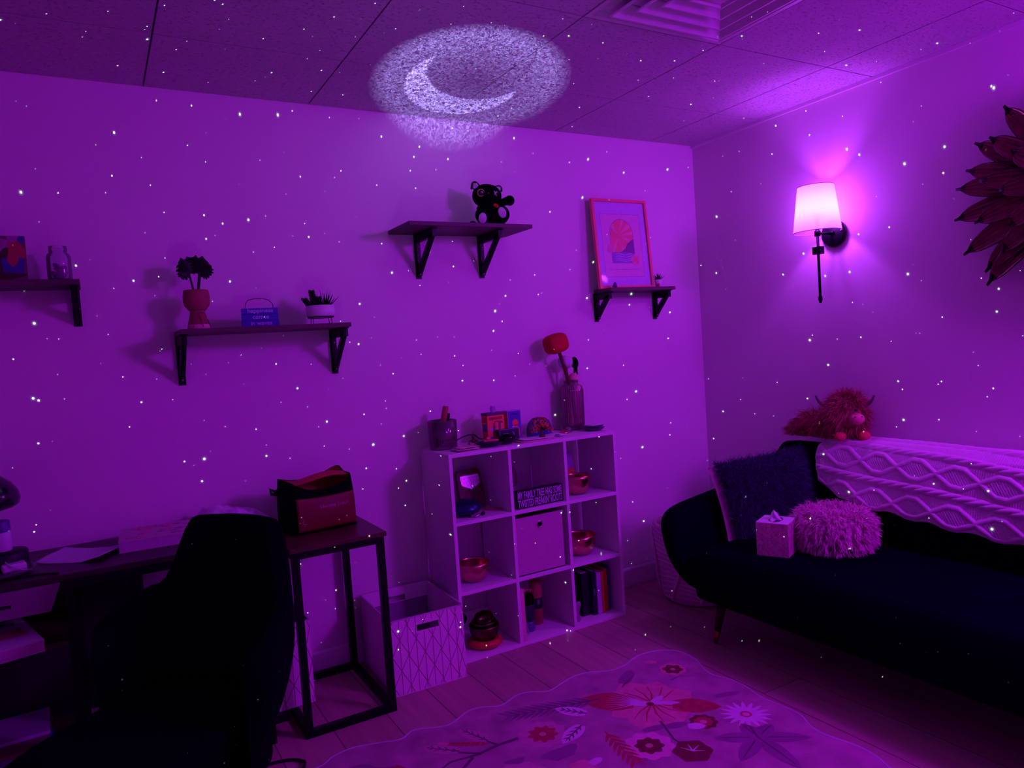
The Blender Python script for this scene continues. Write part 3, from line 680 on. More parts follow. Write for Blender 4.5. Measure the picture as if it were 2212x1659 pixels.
# ------------------------------------------------------------------ pillows, tissue box, plush cow
def pillow_pt(u, v, W, Hh, D, sgn):
    a = (u - 0.5) * 2; b = (v - 0.5) * 2
    pin = 1 - 0.10 * (1 - abs(b)) * 0 ; ex = 0.06 * (1 - b * b); ez = 0.06 * (1 - a * a)
    x = a * W / 2 * (1 - ex * 0.9); z = b * Hh / 2 * (1 - ez * 0.9)
    th = D / 2 * (max(0, (1 - a ** 4)) * max(0, (1 - b ** 4))) ** 0.6
    return Vector((x, sgn * th, z))
def fur_pillow():
    t = thing('fur_pillow', 'square dark purple furry pillow with pale backing leaning on the sofa arm', 'pillow', rot=None, loc=(0, 0, 0))
    c = Vector((-0.42, -0.785, 0.575)); ry = RD(-12)
    Mx = Matrix.Translation(c) @ Euler((RD(-17), RD(-5), RD(-17))).to_matrix().to_4x4(); t.matrix_world = Mx
    fm = mat('purple_fur', (0.065, 0.026, 0.14), 0.85, var=0.25, scale=18, spec=0.2)
    W, Hh, D = 0.43, 0.35, 0.13
    m = MB(); m.grid(lambda u, v: pillow_pt(u, v, W, Hh, D, -1), 26, 26); m.grid(lambda u, v: pillow_pt(u, v, W, Hh, D * .2, 1), 26, 26)
    body = m.build('cushion', fm, t)
    rr = random.Random(3); roots = []
    for k in range(15000):
        u, v = rr.random(), rr.random()
        if rr.random() < 0.13:
            if rr.random() < .5: u = rr.choice((0.002, 0.998))
            else: v = rr.choice((0.002, 0.998))
        p = pillow_pt(u, v, W, Hh, D, -1); n = Vector(((u - .5) * 1.6, -0.75, (v - .5) * 1.6 + .1)); roots.append((p, n))
    m = MB(); strands(m, roots, 0.034, 0.0026, bend=(0.15, -0.1, -1), bendk=0.8, curl=0.6, rnd=rr); m.build('fur', fm, t, kind='stuff')
    m = MB(); m.grid(lambda u, v: pillow_pt(u, v, W * 1.0, Hh * 1.0, D * 1.1, 1) + Vector((-.035, 0.012, -.006)), 26, 26); m.grid(lambda u, v: pillow_pt(u, v, W * 1.0, Hh * 1.0, D * .15, -1) + Vector((-.035, 0.012, -.006)), 20, 20)
    m.build('backing', mat('pale_pink_velvet', (0.62, 0.35, 0.45), 0.9), t, label='pale pink pillow backing')
fur_pillow()
def round_pillow():
    t = thing('round_pillow', 'round pale pink shaggy pillow on the sofa seat beside the tissue box', 'pillow', (-0.455, -1.13, SEATZ + 0.004))
    fm = mat('pink_shag_fur', (0.80, 0.45, 0.58), 0.85, var=0.12, scale=25, spec=0.2)
    R_, Hh = 0.146, 0.158
    def pt(a, b):   # b from bottom 0 to top 1
        th = -pi / 2 + pi * b; r = R_ * max(0.0, cos(th)) ** 0.45; z = Hh / 2 + Hh / 2 * math.copysign(abs(sin(th)) ** 0.8, sin(th))
        if b > .8: z -= 0.020 * ((b - .8) / .2) ** 2
        return Vector((r * cos(a), r * sin(a), max(z, 0.003)))
    m = MB(); m.grid(lambda u, v: pt(2 * pi * u, v), 40, 24, wrap=True); m.build('cushion', fm, t)
    rr = random.Random(4); m = MB(); roots = []
    for k in range(1500):
        a = rr.uniform(0, 2 * pi); b = 0.12 + 0.88 * rr.random() ** 0.8; p = pt(a, b); th = -pi / 2 + pi * b
        n = Vector((cos(a) * cos(th), sin(a) * cos(th), sin(th) + .25)); cd = Vector((rr.uniform(-1, 1), rr.uniform(-1, 1), rr.uniform(-.4, .6))) * 0.8
        for q in range(7):                    # tufts
            roots.append((p + Vector((rr.uniform(-1, 1), rr.uniform(-1, 1), rr.uniform(-1, 1))) * 0.0035, n.normalized() + cd))
    strands(m, roots, 0.036, 0.0048, bend=(0, 0, -1), bendk=1.3, curl=0.10, rnd=rr)
    for i, p in enumerate(m.v):
        if p.z < 0.001: m.v[i] = Vector((p.x, p.y, 0.001 + 0.002 * rr.random()))
    m.build('fur', fm, t, kind='stuff')
round_pillow()
def tissue():
    t = thing('tissue_box', 'square patterned tissue box with white tissue on the sofa seat', 'tissue box', (-0.665, -1.025, SEATZ + 0.003), RD(-66) + pi / 2); t.scale = (1.08, 1.08, 1.06)
    s_ = 0.058; h = 0.128
    cm = mat('tissue_box_print', (0.72, 0.32, 0.34), 0.6, var=0.45, scale=130, bump=0.3, bscale=120); wm = mat('tissue_box_card', (0.80, 0.74, 0.80), 0.5)
    m = MB(); m.box(-s_, s_, -s_, s_, 0, h - .002, 0); m.box(-s_, s_, -s_, s_, h - .002, h, 1); m.box(s_, s_ + .0006, -s_, s_, 0, h, 1)
    b = m.build('carton', [cm, wm], t, bevel=0.001)
    m = MB(); m.prism(circ(0, 0, 0.042, 28, rz=0.024), h - .0005, h + .0004, 'xy'); m.build('slot', mat('slot_dark', (0.12, 0.05, 0.1), 0.7), t)
    def fn(u, v):
        a = 2 * pi * u; r = (0.026 * (1 - v) ** 0.6 + 0.002) * (1 + 0.35 * sin(3 * a + 4 * v)); return (r * cos(a) * 1.2, r * sin(a) * .6 + .006 * v, h + 0.034 * v + 0.004 * sin(2 * a))
    m = MB(); m.grid(fn, 24, 10, wrap=True); m.build('tissue', PAPER, t)
tissue()
def cow():
    # lying along the backrest, head towards the room and the open end of the sofa
    t = thing('plush_cow', 'shaggy red-orange plush highland cow lying on top of the sofa back', 'plush toy', (-0.125, -0.945, 0.806), RD(0)); t.scale = (1.15, 1.15, 1.15)
    fm = mat('ginger_fur', (0.40, 0.06, 0.10), 0.85, var=0.25, scale=30, spec=0.2); mm = mat('pink_muzzle_plush', (0.72, 0.22, 0.26), 0.9); hm = mat('dark_horn', (0.10, 0.03, 0.07), 0.6)
    rr = random.Random(8)
    parts = [((0.0, 0.075, 0.045), (0.062, 0.12, 0.052)), ((0, -0.01, 0.05), (0.066, 0.09, 0.06)), ((-0.025, -0.045, 0.098), (0.068, 0.066, 0.062)), ((-0.01, 0.16, 0.022), (0.045, 0.055, 0.026))]
    m = MB()
    for c_, r_ in parts: m.ell(c_, r_, 20, 12)
    m.ell((-0.045, -0.045, 0.145), (0.035, 0.035, 0.022), 14, 8)
    m.build('body', fm, t)
    roots = []
    for c_, r_ in parts + [((-0.02, -0.045, 0.11), (0.066, 0.062, 0.06))] * 2:
        for k in range(1100):
            d = Vector((rr.gauss(0, 1), rr.gauss(0, 1), rr.gauss(0, 1))).normalized()
            p = Vector(c_) + Vector((d.x * r_[0], d.y * r_[1], d.z * r_[2]))
            if p.z < 0.012 or (p - Vector((-0.055, -0.105, 0.086))).length < 0.040: continue
            roots.append((p, Vector((d.x, d.y, d.z))))
    m = MB(); strands(m, roots, 0.040, 0.0040, bend=(-0.1, 0.3, -0.9), bendk=1.25, curl=0.30, rnd=rr)
    top = [(Vector((-0.025 + rr.uniform(-.03, .03), -0.045 + rr.uniform(-.03, .03), 0.155)), Vector((rr.uniform(-.6, .6), rr.uniform(-.6, .6), 1))) for k in range(160)]
    strands(m, top, 0.042, 0.0022, bend=(0, 0, -1), bendk=0.15, curl=0.2, rnd=rr)
    for i, p in enumerate(m.v):
        if p.z < 0.004: m.v[i] = Vector((p.x, p.y, 0.004))
    m.build('fur', fm, t, kind='stuff')
    m = MB(); m.ell((-0.058, -0.112, 0.086), (0.027, 0.030, 0.022), 18, 10); mz = m.build('muzzle', mm, t)
    for d in (-0.011, 0.011): MB().ell((-0.074 - d * .95, -0.132 + d * .6, 0.096), (0.003, 0.003, 0.0025), 8, 6).build('nostril', BLACKP, mz)
    for sg in (-1, 1):
        e = Vector((-0.066 - 0.024 * -sg, -0.088 + 0.022 * sg, 0.120)) + Vector((-.010 if sg > 0 else .02, -.004 if sg > 0 else -.01, 0)); MB().ell(e, 0.0055, 10, 8).build('eye', BLACKP, t)
    def horn(sg):
        b = Vector((-0.03 - 0.035 * sg * .5, -0.045 + 0.05 * sg, 0.125)); d = Vector((-0.35 * sg, 0.92 * sg, 0)).normalized(); pts = []
        for k in range(7): u = k / 6; pts.append(b + d * 0.055 * sin(u * 1.25) + Vector((0, 0, 0.045 * u * u)))
        MB().tube(pts, [0.0085 * (1 - 0.55 * k / 6) for k in range(7)], 10).build('horn', hm, t)
    horn(1); horn(-1)
    for x, y in ((-0.078, -0.055), (-0.02, -0.115)):
        h = MB(); h.ell((x, y, 0.019), (0.024, 0.021, 0.018), 16, 10); h.build('hoof', mat('hoof_plush', (0.70, 0.13, 0.10), 0.9), t)
cow()

# ------------------------------------------------------------------ rope basket between sofa and wall
def basket():
    t = thing('rope_basket', 'pale woven rope basket tucked behind the sofa arm', 'basket', (-0.45, -0.345, 0))
    m = MB(); prof = []; n = 26
    for k in range(n + 1):
        z = 0.385 * k / n; r = 0.165 + 0.045 * sin(min(1, z / 0.38) * pi * 0.62) + 0.0038 * abs(cos(k * pi / 1.0))
        prof.append((r + (0.005 if k % 2 else 0), z))
    prof2 = prof + [(prof[-1][0] - 0.012, 0.385)] + [(r - 0.016, z) for r, z in reversed(prof[:-1:3])]
    prof2[0] = (prof2[0][0], 0.002)
    m.lathe([(0.0, 0.002)] + prof2 + [(0.0, 0.012)], 44, cap=False, rib=0.006, ribn=11); bm = mat('cotton_rope', (0.62, 0.42, 0.50), 0.9, var=0.06, spec=0.1, bump=0.5, bscale=180)
    m.build('body', bm, t)
    m = MB()
    for k in range(14):
        z = 0.03 + k * 0.025; r = 0.172 + 0.045 * sin(min(1, z / 0.38) * pi * 0.62)
        m.tube([(r * cos(a), r * sin(a), z + 0.01 * sin(4 * a + k * .3)) for a in [2 * pi * q / 48 for q in range(48)]], 0.0032, 6, closed=True)
    m.build('rope_row', mat('cotton_rope_light', (0.80, 0.58, 0.66), 0.9), t, kind='stuff')
    m = MB()
    for a0 in (2.5, 3.3, 4.1, 4.9, 1.7):
        for ph in (0, pi):
            pts = []
            for k in range(26):
                u = k / 25; z = 0.36 - 0.34 * u; r = 0.180 + 0.045 * sin(min(1, z / 0.38) * pi * 0.62); a = a0 + 0.25 * sin(u * pi * 1.2) + 0.012 * cos(u * 40 + ph)
                pts.append(((r + 0.003 * sin(u * 40 + ph)) * cos(a), (r + 0.003 * sin(u * 40 + ph)) * sin(a), z))
            m.tube(pts, 0.005, 6)
    m.build('braid', mat('cotton_rope_light', (0, 0, 0)), t, kind='stuff')
    t2 = thing('folded_towel_roll', 'salmon pink rolled towel sticking out of the rope basket', 'towel', (-0.44, -0.36, 0.28), RD(20))
    m = MB(); m.tube([(-0.14, 0.02, 0.145), (0.08, 0.0, 0.15)], 0.045, 22); pts = []
    for k in range(50): a = k * 0.42; r = 0.004 + 0.0395 * k / 49; pts.append((-0.142, 0.02 + r * cos(a), 0.145 + r * sin(a)))
    m.build('roll', mat('salmon_cloth', (0.80, 0.26, 0.22), 0.9), t2); MB().tube(pts, 0.0022, 5).build('rolled_edge', mat('salmon_cloth_edge', (0.85, 0.42, 0.36), 0.9), t2)
    MB().tube([(-0.10, 0.02, 0.05), (0.08, 0.02, 0.055)], 0.05, 18).build('roll', mat('salmon_cloth', (0, 0, 0)), t2)
basket()

# ------------------------------------------------------------------ tub chair in front of the desk
def chair():
    cx, cy, fa = -2.915, -1.055, RD(216)        # centre and the direction the seat opens to
    t = thing('tub_chair', 'black upholstered tub chair with high rounded back in front of the desk', 'chair', (cx, cy, 0), fa)
    def top(a):
        d = abs(pi - abs(abs((a + pi) % (2 * pi) - pi))); k = max(0, min(1, (RD(50) - d) / RD(22))); k = k * k * (3 - 2 * k)
        return 0.715 + 0.178 * k - 0.16 * max(0, d - RD(52)) ** 1.3
    def sec(u, v):
        a = RD(92) + RD(176) * u; zt = top(a); d = abs(pi - abs(abs((a + pi) % (2 * pi) - pi))); fl = 0.012 * max(0, cos(d * 1.3))
        if v < .5: w_ = v / .5; z = .22 + (zt - .03 - .22) * w_; r = .13 + .185 * sin(min(1, w_ * 1.12) * pi / 2) ** .9 + fl * w_
        elif v < .68: q = (v - .5) / .18 * pi; r = .315 + fl - .03 + .03 * cos(q); z = zt - .03 + .03 * sin(q)
        else: w_ = (v - .68) / .32; r = .255 + fl - .02 * w_; z = zt - .03 + (.36 - (zt - .03)) * w_
        e = min(u, 1 - u)
        if e < 0.035: r = 0.262 + (r - 0.262) * (e / 0.035) ** 0.5
        return (r * 1.02 * cos(a), r * .98 * sin(a), z)
    m = MB(); m.grid(sec, 56, 30); m.build('backrest', CHAIRM, t)
    def seatf(z0, z1, k0, top_, ins):
        def fn(u, v):
            a = 2 * pi * u; c, s_ = cos(a), sin(a); rx = (.22 if c < 0 else .40) - ins; ry = .215 - ins
            k = k0 + (1 - k0) * min(1, v / .55) if v < .7 else (1 - .10 * ((v - .7) / .3) ** 2 if v < .999 else 0.0)
            if v <= 0: k = 0.0
            return (rx * k * math.copysign(abs(c) ** .7, c), ry * k * math.copysign(abs(s_) ** .7, s_), z0 + (z1 - z0) * min(1, v / .85) + (0.008 if v > .99 else 0))
        return fn
    MB().grid(seatf(.185, .365, .32, 1, 0), 44, 14, wrap=True).build('seat_shell', CHAIRM, t)
    MB().grid(seatf(.366, .462, .9, 1, 0.008), 44, 14, wrap=True).build('seat_cushion', CHAIRM, t)
    MB().lathe([(0, 0.07), (0.028, 0.07), (0.028, 0.12), (0.02, 0.125), (0.02, 0.185), (0, 0.185)], 20).build('post', BLACKM, t)
    for k in range(5):
        a = 2 * pi * k / 5 + 0.3; m = MB(); m.tube([(0.01 * cos(a), 0.01 * sin(a), 0.085), (0.15 * cos(a), 0.15 * sin(a), 0.075), (0.275 * cos(a), 0.275 * sin(a), 0.058)], [0.022, 0.018, 0.012], 10); l = m.build('base_spoke', BLACKM, t)
        w = MB()
        for d in (-0.011, 0.011): w.lathe([(0, -0.007), (0.022, -0.007), (0.025, -0.003), (0.025, 0.003), (0.022, 0.007), (0, 0.007)], 18, T=T3((0.282 * cos(a) - d * sin(a), 0.282 * sin(a) + d * cos(a), 0.0252), (pi / 2, 0, a)))
        w.tube([(0.282 * cos(a), 0.282 * sin(a), 0.06), (0.282 * cos(a), 0.282 * sin(a), 0.02)], 0.007, 8); w.build('caster', BLACKP, l)
chair()

# ------------------------------------------------------------------ rug
def rug():
    pts = [(-2.50, -0.72), (-2.46, -0.701), (-2.419, -0.673), (-2.348, -0.664), (-2.263, -0.69), (-2.199, -0.712), (-2.139, -0.684), (-2.056, -0.722), (-2.01, -0.722), (-1.928, -0.682), (-1.87, -0.690), (-1.812, -0.720), (-1.727, -0.688), (-1.67, -0.70), (-1.616, -0.734), (-1.54, -0.713), (-1.463, -0.693), (-1.40, -0.704), (-1.334, -0.74), (-1.26, -0.742), (-1.19, -0.715), (-1.133, -0.705), (-1.056, -0.721), (-1.006, -0.765), (-0.994, -0.82), (-1.004, -0.885), (-1.035, -0.96), (-1.044, -1.013), (-1.020, -1.085), (-1.021, -1.159), (-1.038, -1.24), (-1.030, -1.328), (-1.031, -1.4), (-1.066, -1.47), (-1.070, -1.533), (-1.050, -1.622), (-1.056, -1.692), (-1.08, -1.76), (-1.06, -1.86), (-1.03, -1.95), (-1.06, -2.05), (-1.04, -2.2), (-1.02, -2.3), (-1.06, -2.42), (-1.15, -2.47), (-1.3, -2.44), (-1.5, -2.47), (-1.7, -2.44), (-1.9, -2.47), (-2.1, -2.44), (-2.3, -2.47), (-2.46, -2.44), (-2.53, -2.3), (-2.50, -2.1), (-2.53, -1.9), (-2.50, -1.7), (-2.53, -1.5), (-2.50, -1.3), (-2.53, -1.1), (-2.50, -0.9), (-2.53, -0.8)]
    # Catmull-Rom smooth
    out = []; n = len(pts)
    for i in range(n):
        p0, p1, p2, p3 = [Vector(pts[(i + k) % n]) for k in (-1, 0, 1, 2)]
        for k in range(4):
            u = k / 4; out.append(tuple(0.5 * ((2 * p1) + (p2 - p0) * u + (2 * p0 - 5 * p1 + 4 * p2 - p3) * u * u + (3 * p1 - p0 - 3 * p2 + p3) * u ** 3)))
    cx, cy = -1.85, -1.6; L = lambda p: (p[0] - cx, p[1] - cy)
    t = thing('floral_rug', 'mauve rug with scalloped white edge and printed flowers on the plank floor', 'rug', (cx, cy, 0.0005))
    base = mat('rug_mauve', (0.42, 0.20, 0.31), 0.95, var=0.26, scale=11, spec=0.1, bump=0.4, bscale=400)
    M_ = [base, mat('rug_salmon', (0.62, 0.22, 0.30), 0.95, var=0.15, scale=30), mat('rug_red', (0.40, 0.025, 0.07), 0.95, var=0.2, scale=40), mat('rug_wine', (0.16, 0.012, 0.035), 0.95, var=0.2, scale=40),
          mat('rug_pale', (0.72, 0.42, 0.70), 0.95, var=0.1), mat('rug_stem', (0.12, 0.03, 0.10), 0.95, var=0.1), mat('rug_pink', (0.72, 0.25, 0.48), 0.95, var=0.1), mat('rug_soft', (0.54, 0.20, 0.36), 0.95, var=0.1), mat('rug_dark_mauve', (0.25, 0.09, 0.22), 0.95, var=0.15, scale=12)]  # last tone is the dark mauve of the printed leaves and patches
    TT = 0.006
    m = MB(); m.prism([L(p) for p in out], 0, TT, 'xy')
    lay = [0]
    def nz(): lay[0] += 1; return TT + 0.00006 + 0.0000022 * lay[0]
    def P(poly, mi): z = nz(); m.poly([(x - cx, y - cy, z) for x, y in poly], mi)
    def petalp(x, y, a, L_, W, mi, tip=0.5, base_=0.15):
        d = Vector((cos(a), sin(a))); n_ = Vector((-d.y, d.x)); A = []; B = []
        for k in range(9):
            u = k / 8; w_ = W / 2 * (sin(pi * (base_ + (1 - base_) * u ** tip * 1.0)) if u < 1 else 0.0); w_ = W / 2 * max(0, sin(pi * min(1, base_ + (1 - base_) * u))) ** tip
            A.append(Vector((x, y)) + d * L_ * u + n_ * w_); B.append(Vector((x, y)) + d * L_ * u - n_ * w_)
        P([tuple(q) for q in A + B[::-1]], mi)
    def disc(x, y, r, mi, n=20, ry=None): P(circ(x, y, r, n, rz=ry), mi)
    def stroke(pl, w0, w1, mi):
        pl = [Vector(p) for p in pl]
        for k in range(len(pl) - 1):
            d = (pl[k + 1] - pl[k]); nn = Vector((-d.y, d.x)).normalized(); wa = w0 + (w1 - w0) * k / (len(pl) - 1); wb = w0 + (w1 - w0) * (k + 1) / (len(pl) - 1)
            P([tuple(pl[k] - nn * wa / 2), tuple(pl[k + 1] - nn * wb / 2), tuple(pl[k + 1] + nn * wb / 2), tuple(pl[k] + nn * wa / 2)], mi)
    def flower(x, y, r, n, mi, ph=0, W=1.0, mc=None, rc=0.2, tip=0.7): 
        for k in range(n): petalp(x, y, ph + 2 * pi * k / n, r, 2 * pi * r / n * W, mi, tip)
        if mc is not None: disc(x, y, r * rc, mc)
    # soft cloudy patches
    rr = random.Random(12)
    for k in range(26):
        x, y, r = rr.uniform(-2.5, -1.15), rr.uniform(-2.3, -0.83), rr.uniform(0.03, 0.09); P([(x + r * (1 + .3 * sin(3 * a + k)) * cos(a), y + r * .7 * (1 + .3 * cos(2 * a + k)) * sin(a)) for a in [2 * pi * q / 18 for q in range(18)]], 8 if k % 2 else 7)
    # big lily
    bx, by = -1.37, -1.04
    for a, l, w_ in ((2.25, .19, .15), (1.5, .19, .16), (0.75, .17, .15), (-0.1, .17, .15), (-0.9, .16, .15), (-1.7, .17, .16), (-2.5, .18, .15), (3.05, .17, .13)): petalp(bx, by, a, l, w_, 1, 0.75)
    petalp(bx - .05, by + .04, 2.35, .20, .13, 2, .8); petalp(bx + .05, by - .05, -0.75, .17, .10, 2, .8)
    for k in range(9): a = 2.35 + (k - 4) * 0.13; stroke([(bx - .02, by + .02), (bx - .02 + .17 * cos(a) * .8, by + .02 + .17 * sin(a) * .8)], .007, .001, 4)
    for a in (-2.9, -2.55, -2.1, -1.75, -1.3, -0.95, -0.6, 0.1, 0.45, 0.9, 1.3, 1.7): stroke([(bx, by), (bx + .07 * cos(a), by + .07 * sin(a)), (bx + .13 * cos(a + .12), by + .13 * sin(a + .12))], .009, .003, 2)
    petalp(bx, by, 2.6, .08, .03, 4); petalp(bx, by, -0.6, .10, .025, 4); petalp(bx, by, 0.3, .07, .03, 4); disc(bx - .01, by, .014, 3)
    # others
    flower(-1.13, -0.885, .055, 6, 1, W=1.2); flower(-1.13, -0.885, .042, 6, 3, .3, .8, 1, .25)
    petalp(-1.14, -0.80, 2.4, .05, .03, 1)
    for k in range(16): petalp(-1.17, -1.29, 2 * pi * k / 16 + .1, .088, .018, 4, .8)
    disc(-1.17, -1.29, .020, 2); disc(-1.17, -1.29, .013, 6)
    flower(-1.318, -1.239, .050, 9, 3, W=1.3); flower(-1.318, -1.239, .034, 9, 2, W=1.2); disc(-1.318, -1.239, .012, 1)
    flower(-1.558, -1.242, .085, 9, 6, W=1.25); flower(-1.558, -1.242, .050, 8, 3, .2, 1.0, 1, .25)
    flower(-1.795, -0.977, .088, 10, 7, W=1.3); flower(-1.795, -0.977, .055, 9, 2, .1, .85, 1, .22)
    flower(-1.47, -1.345, .065, 6, 3, .5, 1.1); 
    for a in (0.3, 1.2, 2.0, -0.6): stroke([(-1.47, -1.345), (-1.47 + .04 * cos(a), -1.345 + .04 * sin(a))], .006, .001, 4)
    # fern: feathery leaf from the lily to upper left
    def fern(p0, p1, L_, mi, n=12, w_=.014, k0=0.1):
        p0, p1 = Vector(p0), Vector(p1); d = (p1 - p0); a = math.atan2(d.y, d.x); stroke([tuple(p0), tuple(p1)], .007, .003, mi)
        for k in range(n):
            u = k0 + (1 - k0) * k / n; q = p0 + d * u; l = L_ * (1 - 0.55 * abs(u - .45))
            for sg in (-1, 1): petalp(q.x, q.y, a + sg * 0.62, l, w_, mi, .8)
    fern((-1.50, -0.90), (-1.845, -0.80), .085, 8, 11, .017); fern((-1.50, -0.90), (-1.82, -0.81), .06, 5, 10, .004)
    fern((-1.62, -1.09), (-1.655, -1.30), .06, 2, 7, .012); fern((-1.60, -1.43), (-1.63, -1.55), .05, 2, 5, .012)
    # pale leaves with dark veins
    for (x, y, a, l, w_) in ((-1.60, -0.955, 2.2, .12, .06), (-1.66, -1.01, 3.6, .13, .06)):
        petalp(x, y, a, l, w_, 4, .8); fern((x, y), (x + l * .85 * cos(a), y + l * .85 * sin(a)), .03, 5, 4, .006)
    # long branch to the left
    stroke([(-1.875, -0.95), (-1.95, -0.945), (-2.03, -0.955), (-2.12, -0.94), (-2.25, -1.0)], .016, .006, 5)
    stroke([(-2.02, -0.955), (-2.10, -0.885), (-2.16, -0.815)], .010, .004, 5); stroke([(-1.95, -0.945), (-1.98, -0.875), (-2.00, -0.80)], .010, .004, 5)
    stroke([(-2.05, -0.96), (-2.18, -1.05), (-2.28, -1.15)], .012, .005, 5)
    petalp(-1.965, -0.90, 1.95, .13, .055, 7, .8); fern((-1.965, -0.90), (-2.005, -0.785), .028, 5, 4, .004)
    petalp(-2.07, -0.90, 2.35, .13, .055, 7, .8); fern((-2.07, -0.90), (-2.15, -0.815), .026, 5, 4, .004)
    fern((-1.97, -0.92), (-2.09, -0.835), .02, 2, 8, .014); petalp(-2.08, -0.84, 2.4, .04, .02, 1); fern((-2.16, -1.0), (-2.28, -0.93), .025, 2, 8, .014)
    # star leaf at right
    for a, l in ((0.1, .17), (1.0, .10), (2.1, .09), (3.3, .14), (4.3, .16), (5.3, .20)): petalp(-1.25, -1.41, a - .75, l, .06, 8, .8); stroke([(-1.25, -1.41), (-1.25 + l * .85 * cos(a - .75), -1.41 + l * .85 * sin(a - .75))], .007, .003, 5)
    stroke([(-1.25, -1.41), (-1.22, -1.35), (-1.23, -1.33)], .009, .004, 5)
    stroke([(-1.43, -1.15), (-1.445, -1.19), (-1.47, -1.26), (-1.47, -1.30)], .009, .005, 5); petalp(-1.445, -1.18, 2.9, .08, .03, 8); petalp(-1.44, -1.19, -.3, .08, .035, 8); petalp(-1.38, -1.23, -.6, .06, .04, 4)
    petalp(-1.36, -0.86, 0.6, .12, .05, 8); stroke([(-1.38, -0.88), (-1.28, -0.83)], .006, .002, 5); stroke([(-1.20, -0.95), (-1.15, -0.945), (-1.10, -0.98)], .012, .003, 8)
    petalp(-1.16, -1.14, -.3, .10, .03, 8)
    for k in range(9):
        x, y = rr.uniform(-2.45, -1.2), rr.uniform(-2.3, -1.55); flower(x, y, rr.uniform(.05, .10), rr.choice((6, 8, 9)), rr.choice((1, 2, 6)), rr.random(), 1.1, 3, .3)
    flower(-1.98, -1.15, .09, 8, 7, 0, 1.2, 1, .3); flower(-1.80, -1.22, .05, 6, 1, 0, 1.0); petalp(-1.77, -1.215, .2, .05, .03, 4); flower(-2.28, -0.88, .03, 6, 2)
    m.build('pile', M_, t)
    m = MB(); m.tube([(x - cx, y - cy, TT * 0.6) for x, y in out], 0.0045, 6, closed=True); m.build('binding', mat('rug_binding', (0.60, 0.40, 0.62), 0.8), t)
rug()
def cable():
    pts = []
    for k in range(46):
        u = k / 45; a = 2.6 - 5.4 * u; pts.append((-2.615 + 0.105 * cos(a) - 0.16 * max(0, u - .72), -0.655 + 0.065 * sin(a) - 0.10 * max(0, .2 - u), 0.006 + (0.005 if 0.45 < u < 0.55 else 0)))
    pts = [(-2.90, -0.52, 0.006), (-2.80, -0.56, 0.006)] + pts
    tag(MB().tube(pts, 0.0048, 8).build('power_cord', BLACKP), 'black cord looped on the floor beside the side table', 'cord')
cable()

# ------------------------------------------------------------------ things on top of the bookcase
def tumbler():
    t = thing('ribbed_glass_tumbler', 'wide ribbed rose glass holding wooden sticks at the left end of the bookcase top', 'glass', (-1.695, -0.115, ZT))
    MB().lathe([(0.0, 0.0), (0.056, 0.0), (0.060, 0.006), (0.064, 0.125), (0.0615, 0.126), (0.057, 0.010), (0.0, 0.008)], 96, rib=0.018, ribn=32).build('glass_wall', ROSEG, t)
    def stick(nm, label, p0, p1, r, m): 
        o = thing(nm, label, 'stick', (-1.695, -0.115, ZT)); MB().tube([p0, Vector(p0).lerp(Vector(p1), .97), p1], [r, r, r * .9], 16).build('shaft', m, o); return o
    tag(MB().tube([(-.02, .0, .012), (.022, .0, .178), (.0235, .0, .186)], [.0135, .0135, .012], 16).build('wooden_roll', WOODR, loc=(-1.695, -0.115, ZT)), 'thick reddish wooden roll leaning out of the ribbed tumbler', 'stick')
    tag(MB().tube([(.018, .02, .012), (.040, .012, .148), (.0405, .012, .152)], [.007, .007, .006], 12).build('marker_pen', BLACKP, loc=(-1.695, -0.115, ZT)), 'black pen standing in the ribbed tumbler beside the wooden roll', 'pen')
    tag(MB().tube([(-.034, -.018, .020), (.024, -.026, .024)], [.010, .011], 12).build('wooden_block', WOODD, loc=(-1.695, -0.115, ZT)), 'short dark wooden piece lying in the bottom of the ribbed tumbler', 'wooden piece')
    tag(MB().tube([(-.030, .02, .014), (-.040, .004, .055)], [.013, .012], 12).build('wooden_roll', WOODD, loc=(-1.695, -0.115, ZT)), 'stubby dark wooden roll low on the left inside the ribbed tumbler', 'stick')
tumbler()
def card(nm, label, cx, cy, w_, d_, z, rz, m, cat='paper', curl=0.004):
    def fn(u, v): return ((u - .5) * w_, (v - .5) * d_, 0.0008 + curl * (2 * u - 1) ** 2 * (0.4 + 0.6 * v))
    mb = MB(); mb.grid(fn, 10, 6); o = mb.build(nm, m, loc=(cx, cy, z), rz=rz); s_ = o.modifiers.new('solid', 'SOLIDIFY'); s_.thickness = 0.0007; s_.offset = 1; return tag(o, label, cat)
card('paper_card', 'lowest wine-coloured card in the small stack before the ribbed tumbler', -1.655, -0.245, 0.11, 0.075, ZT, 0.1, mat('wine_card', (.35, .08, .16), .7), 'card', 0.002)
card('paper_card', 'white card in the middle of the small stack before the ribbed tumbler', -1.650, -0.240, 0.105, 0.07, ZT + .004, -0.15, PAPER, 'card', 0.004)
card('paper_card', 'pink card on top of the small stack before the ribbed tumbler', -1.640, -0.232, 0.10, 0.06, ZT + .010, 0.05, PINKP, 'card', 0.003)
def wire_toy():
    t = thing('wire_figurine', 'tiny dark wire-legged figurine between the tumbler and the orange box', 'figurine', (-1.555, -0.13, ZT))
    m = MB(); m.ell((0, 0, .018), (.012, .010, .010), 14, 8); m.ell((0, 0, .034), (.007, .006, .008), 12, 8); m.tube([(0, 0, .04), (.004, 0, .047), (0, 0, .053), (-.004, 0, .047), (0, 0, .041)], .0014, 6); m.build('body', DARKCOP, t)
    for k in range(6):
        a = k * pi / 3 + .3; MB().tube([(.008 * cos(a), .008 * sin(a), .016), (.018 * cos(a), .018 * sin(a), .019), (.026 * cos(a), .026 * sin(a), .0015)], .0016, 6).build('leg', DARKCOP, t)
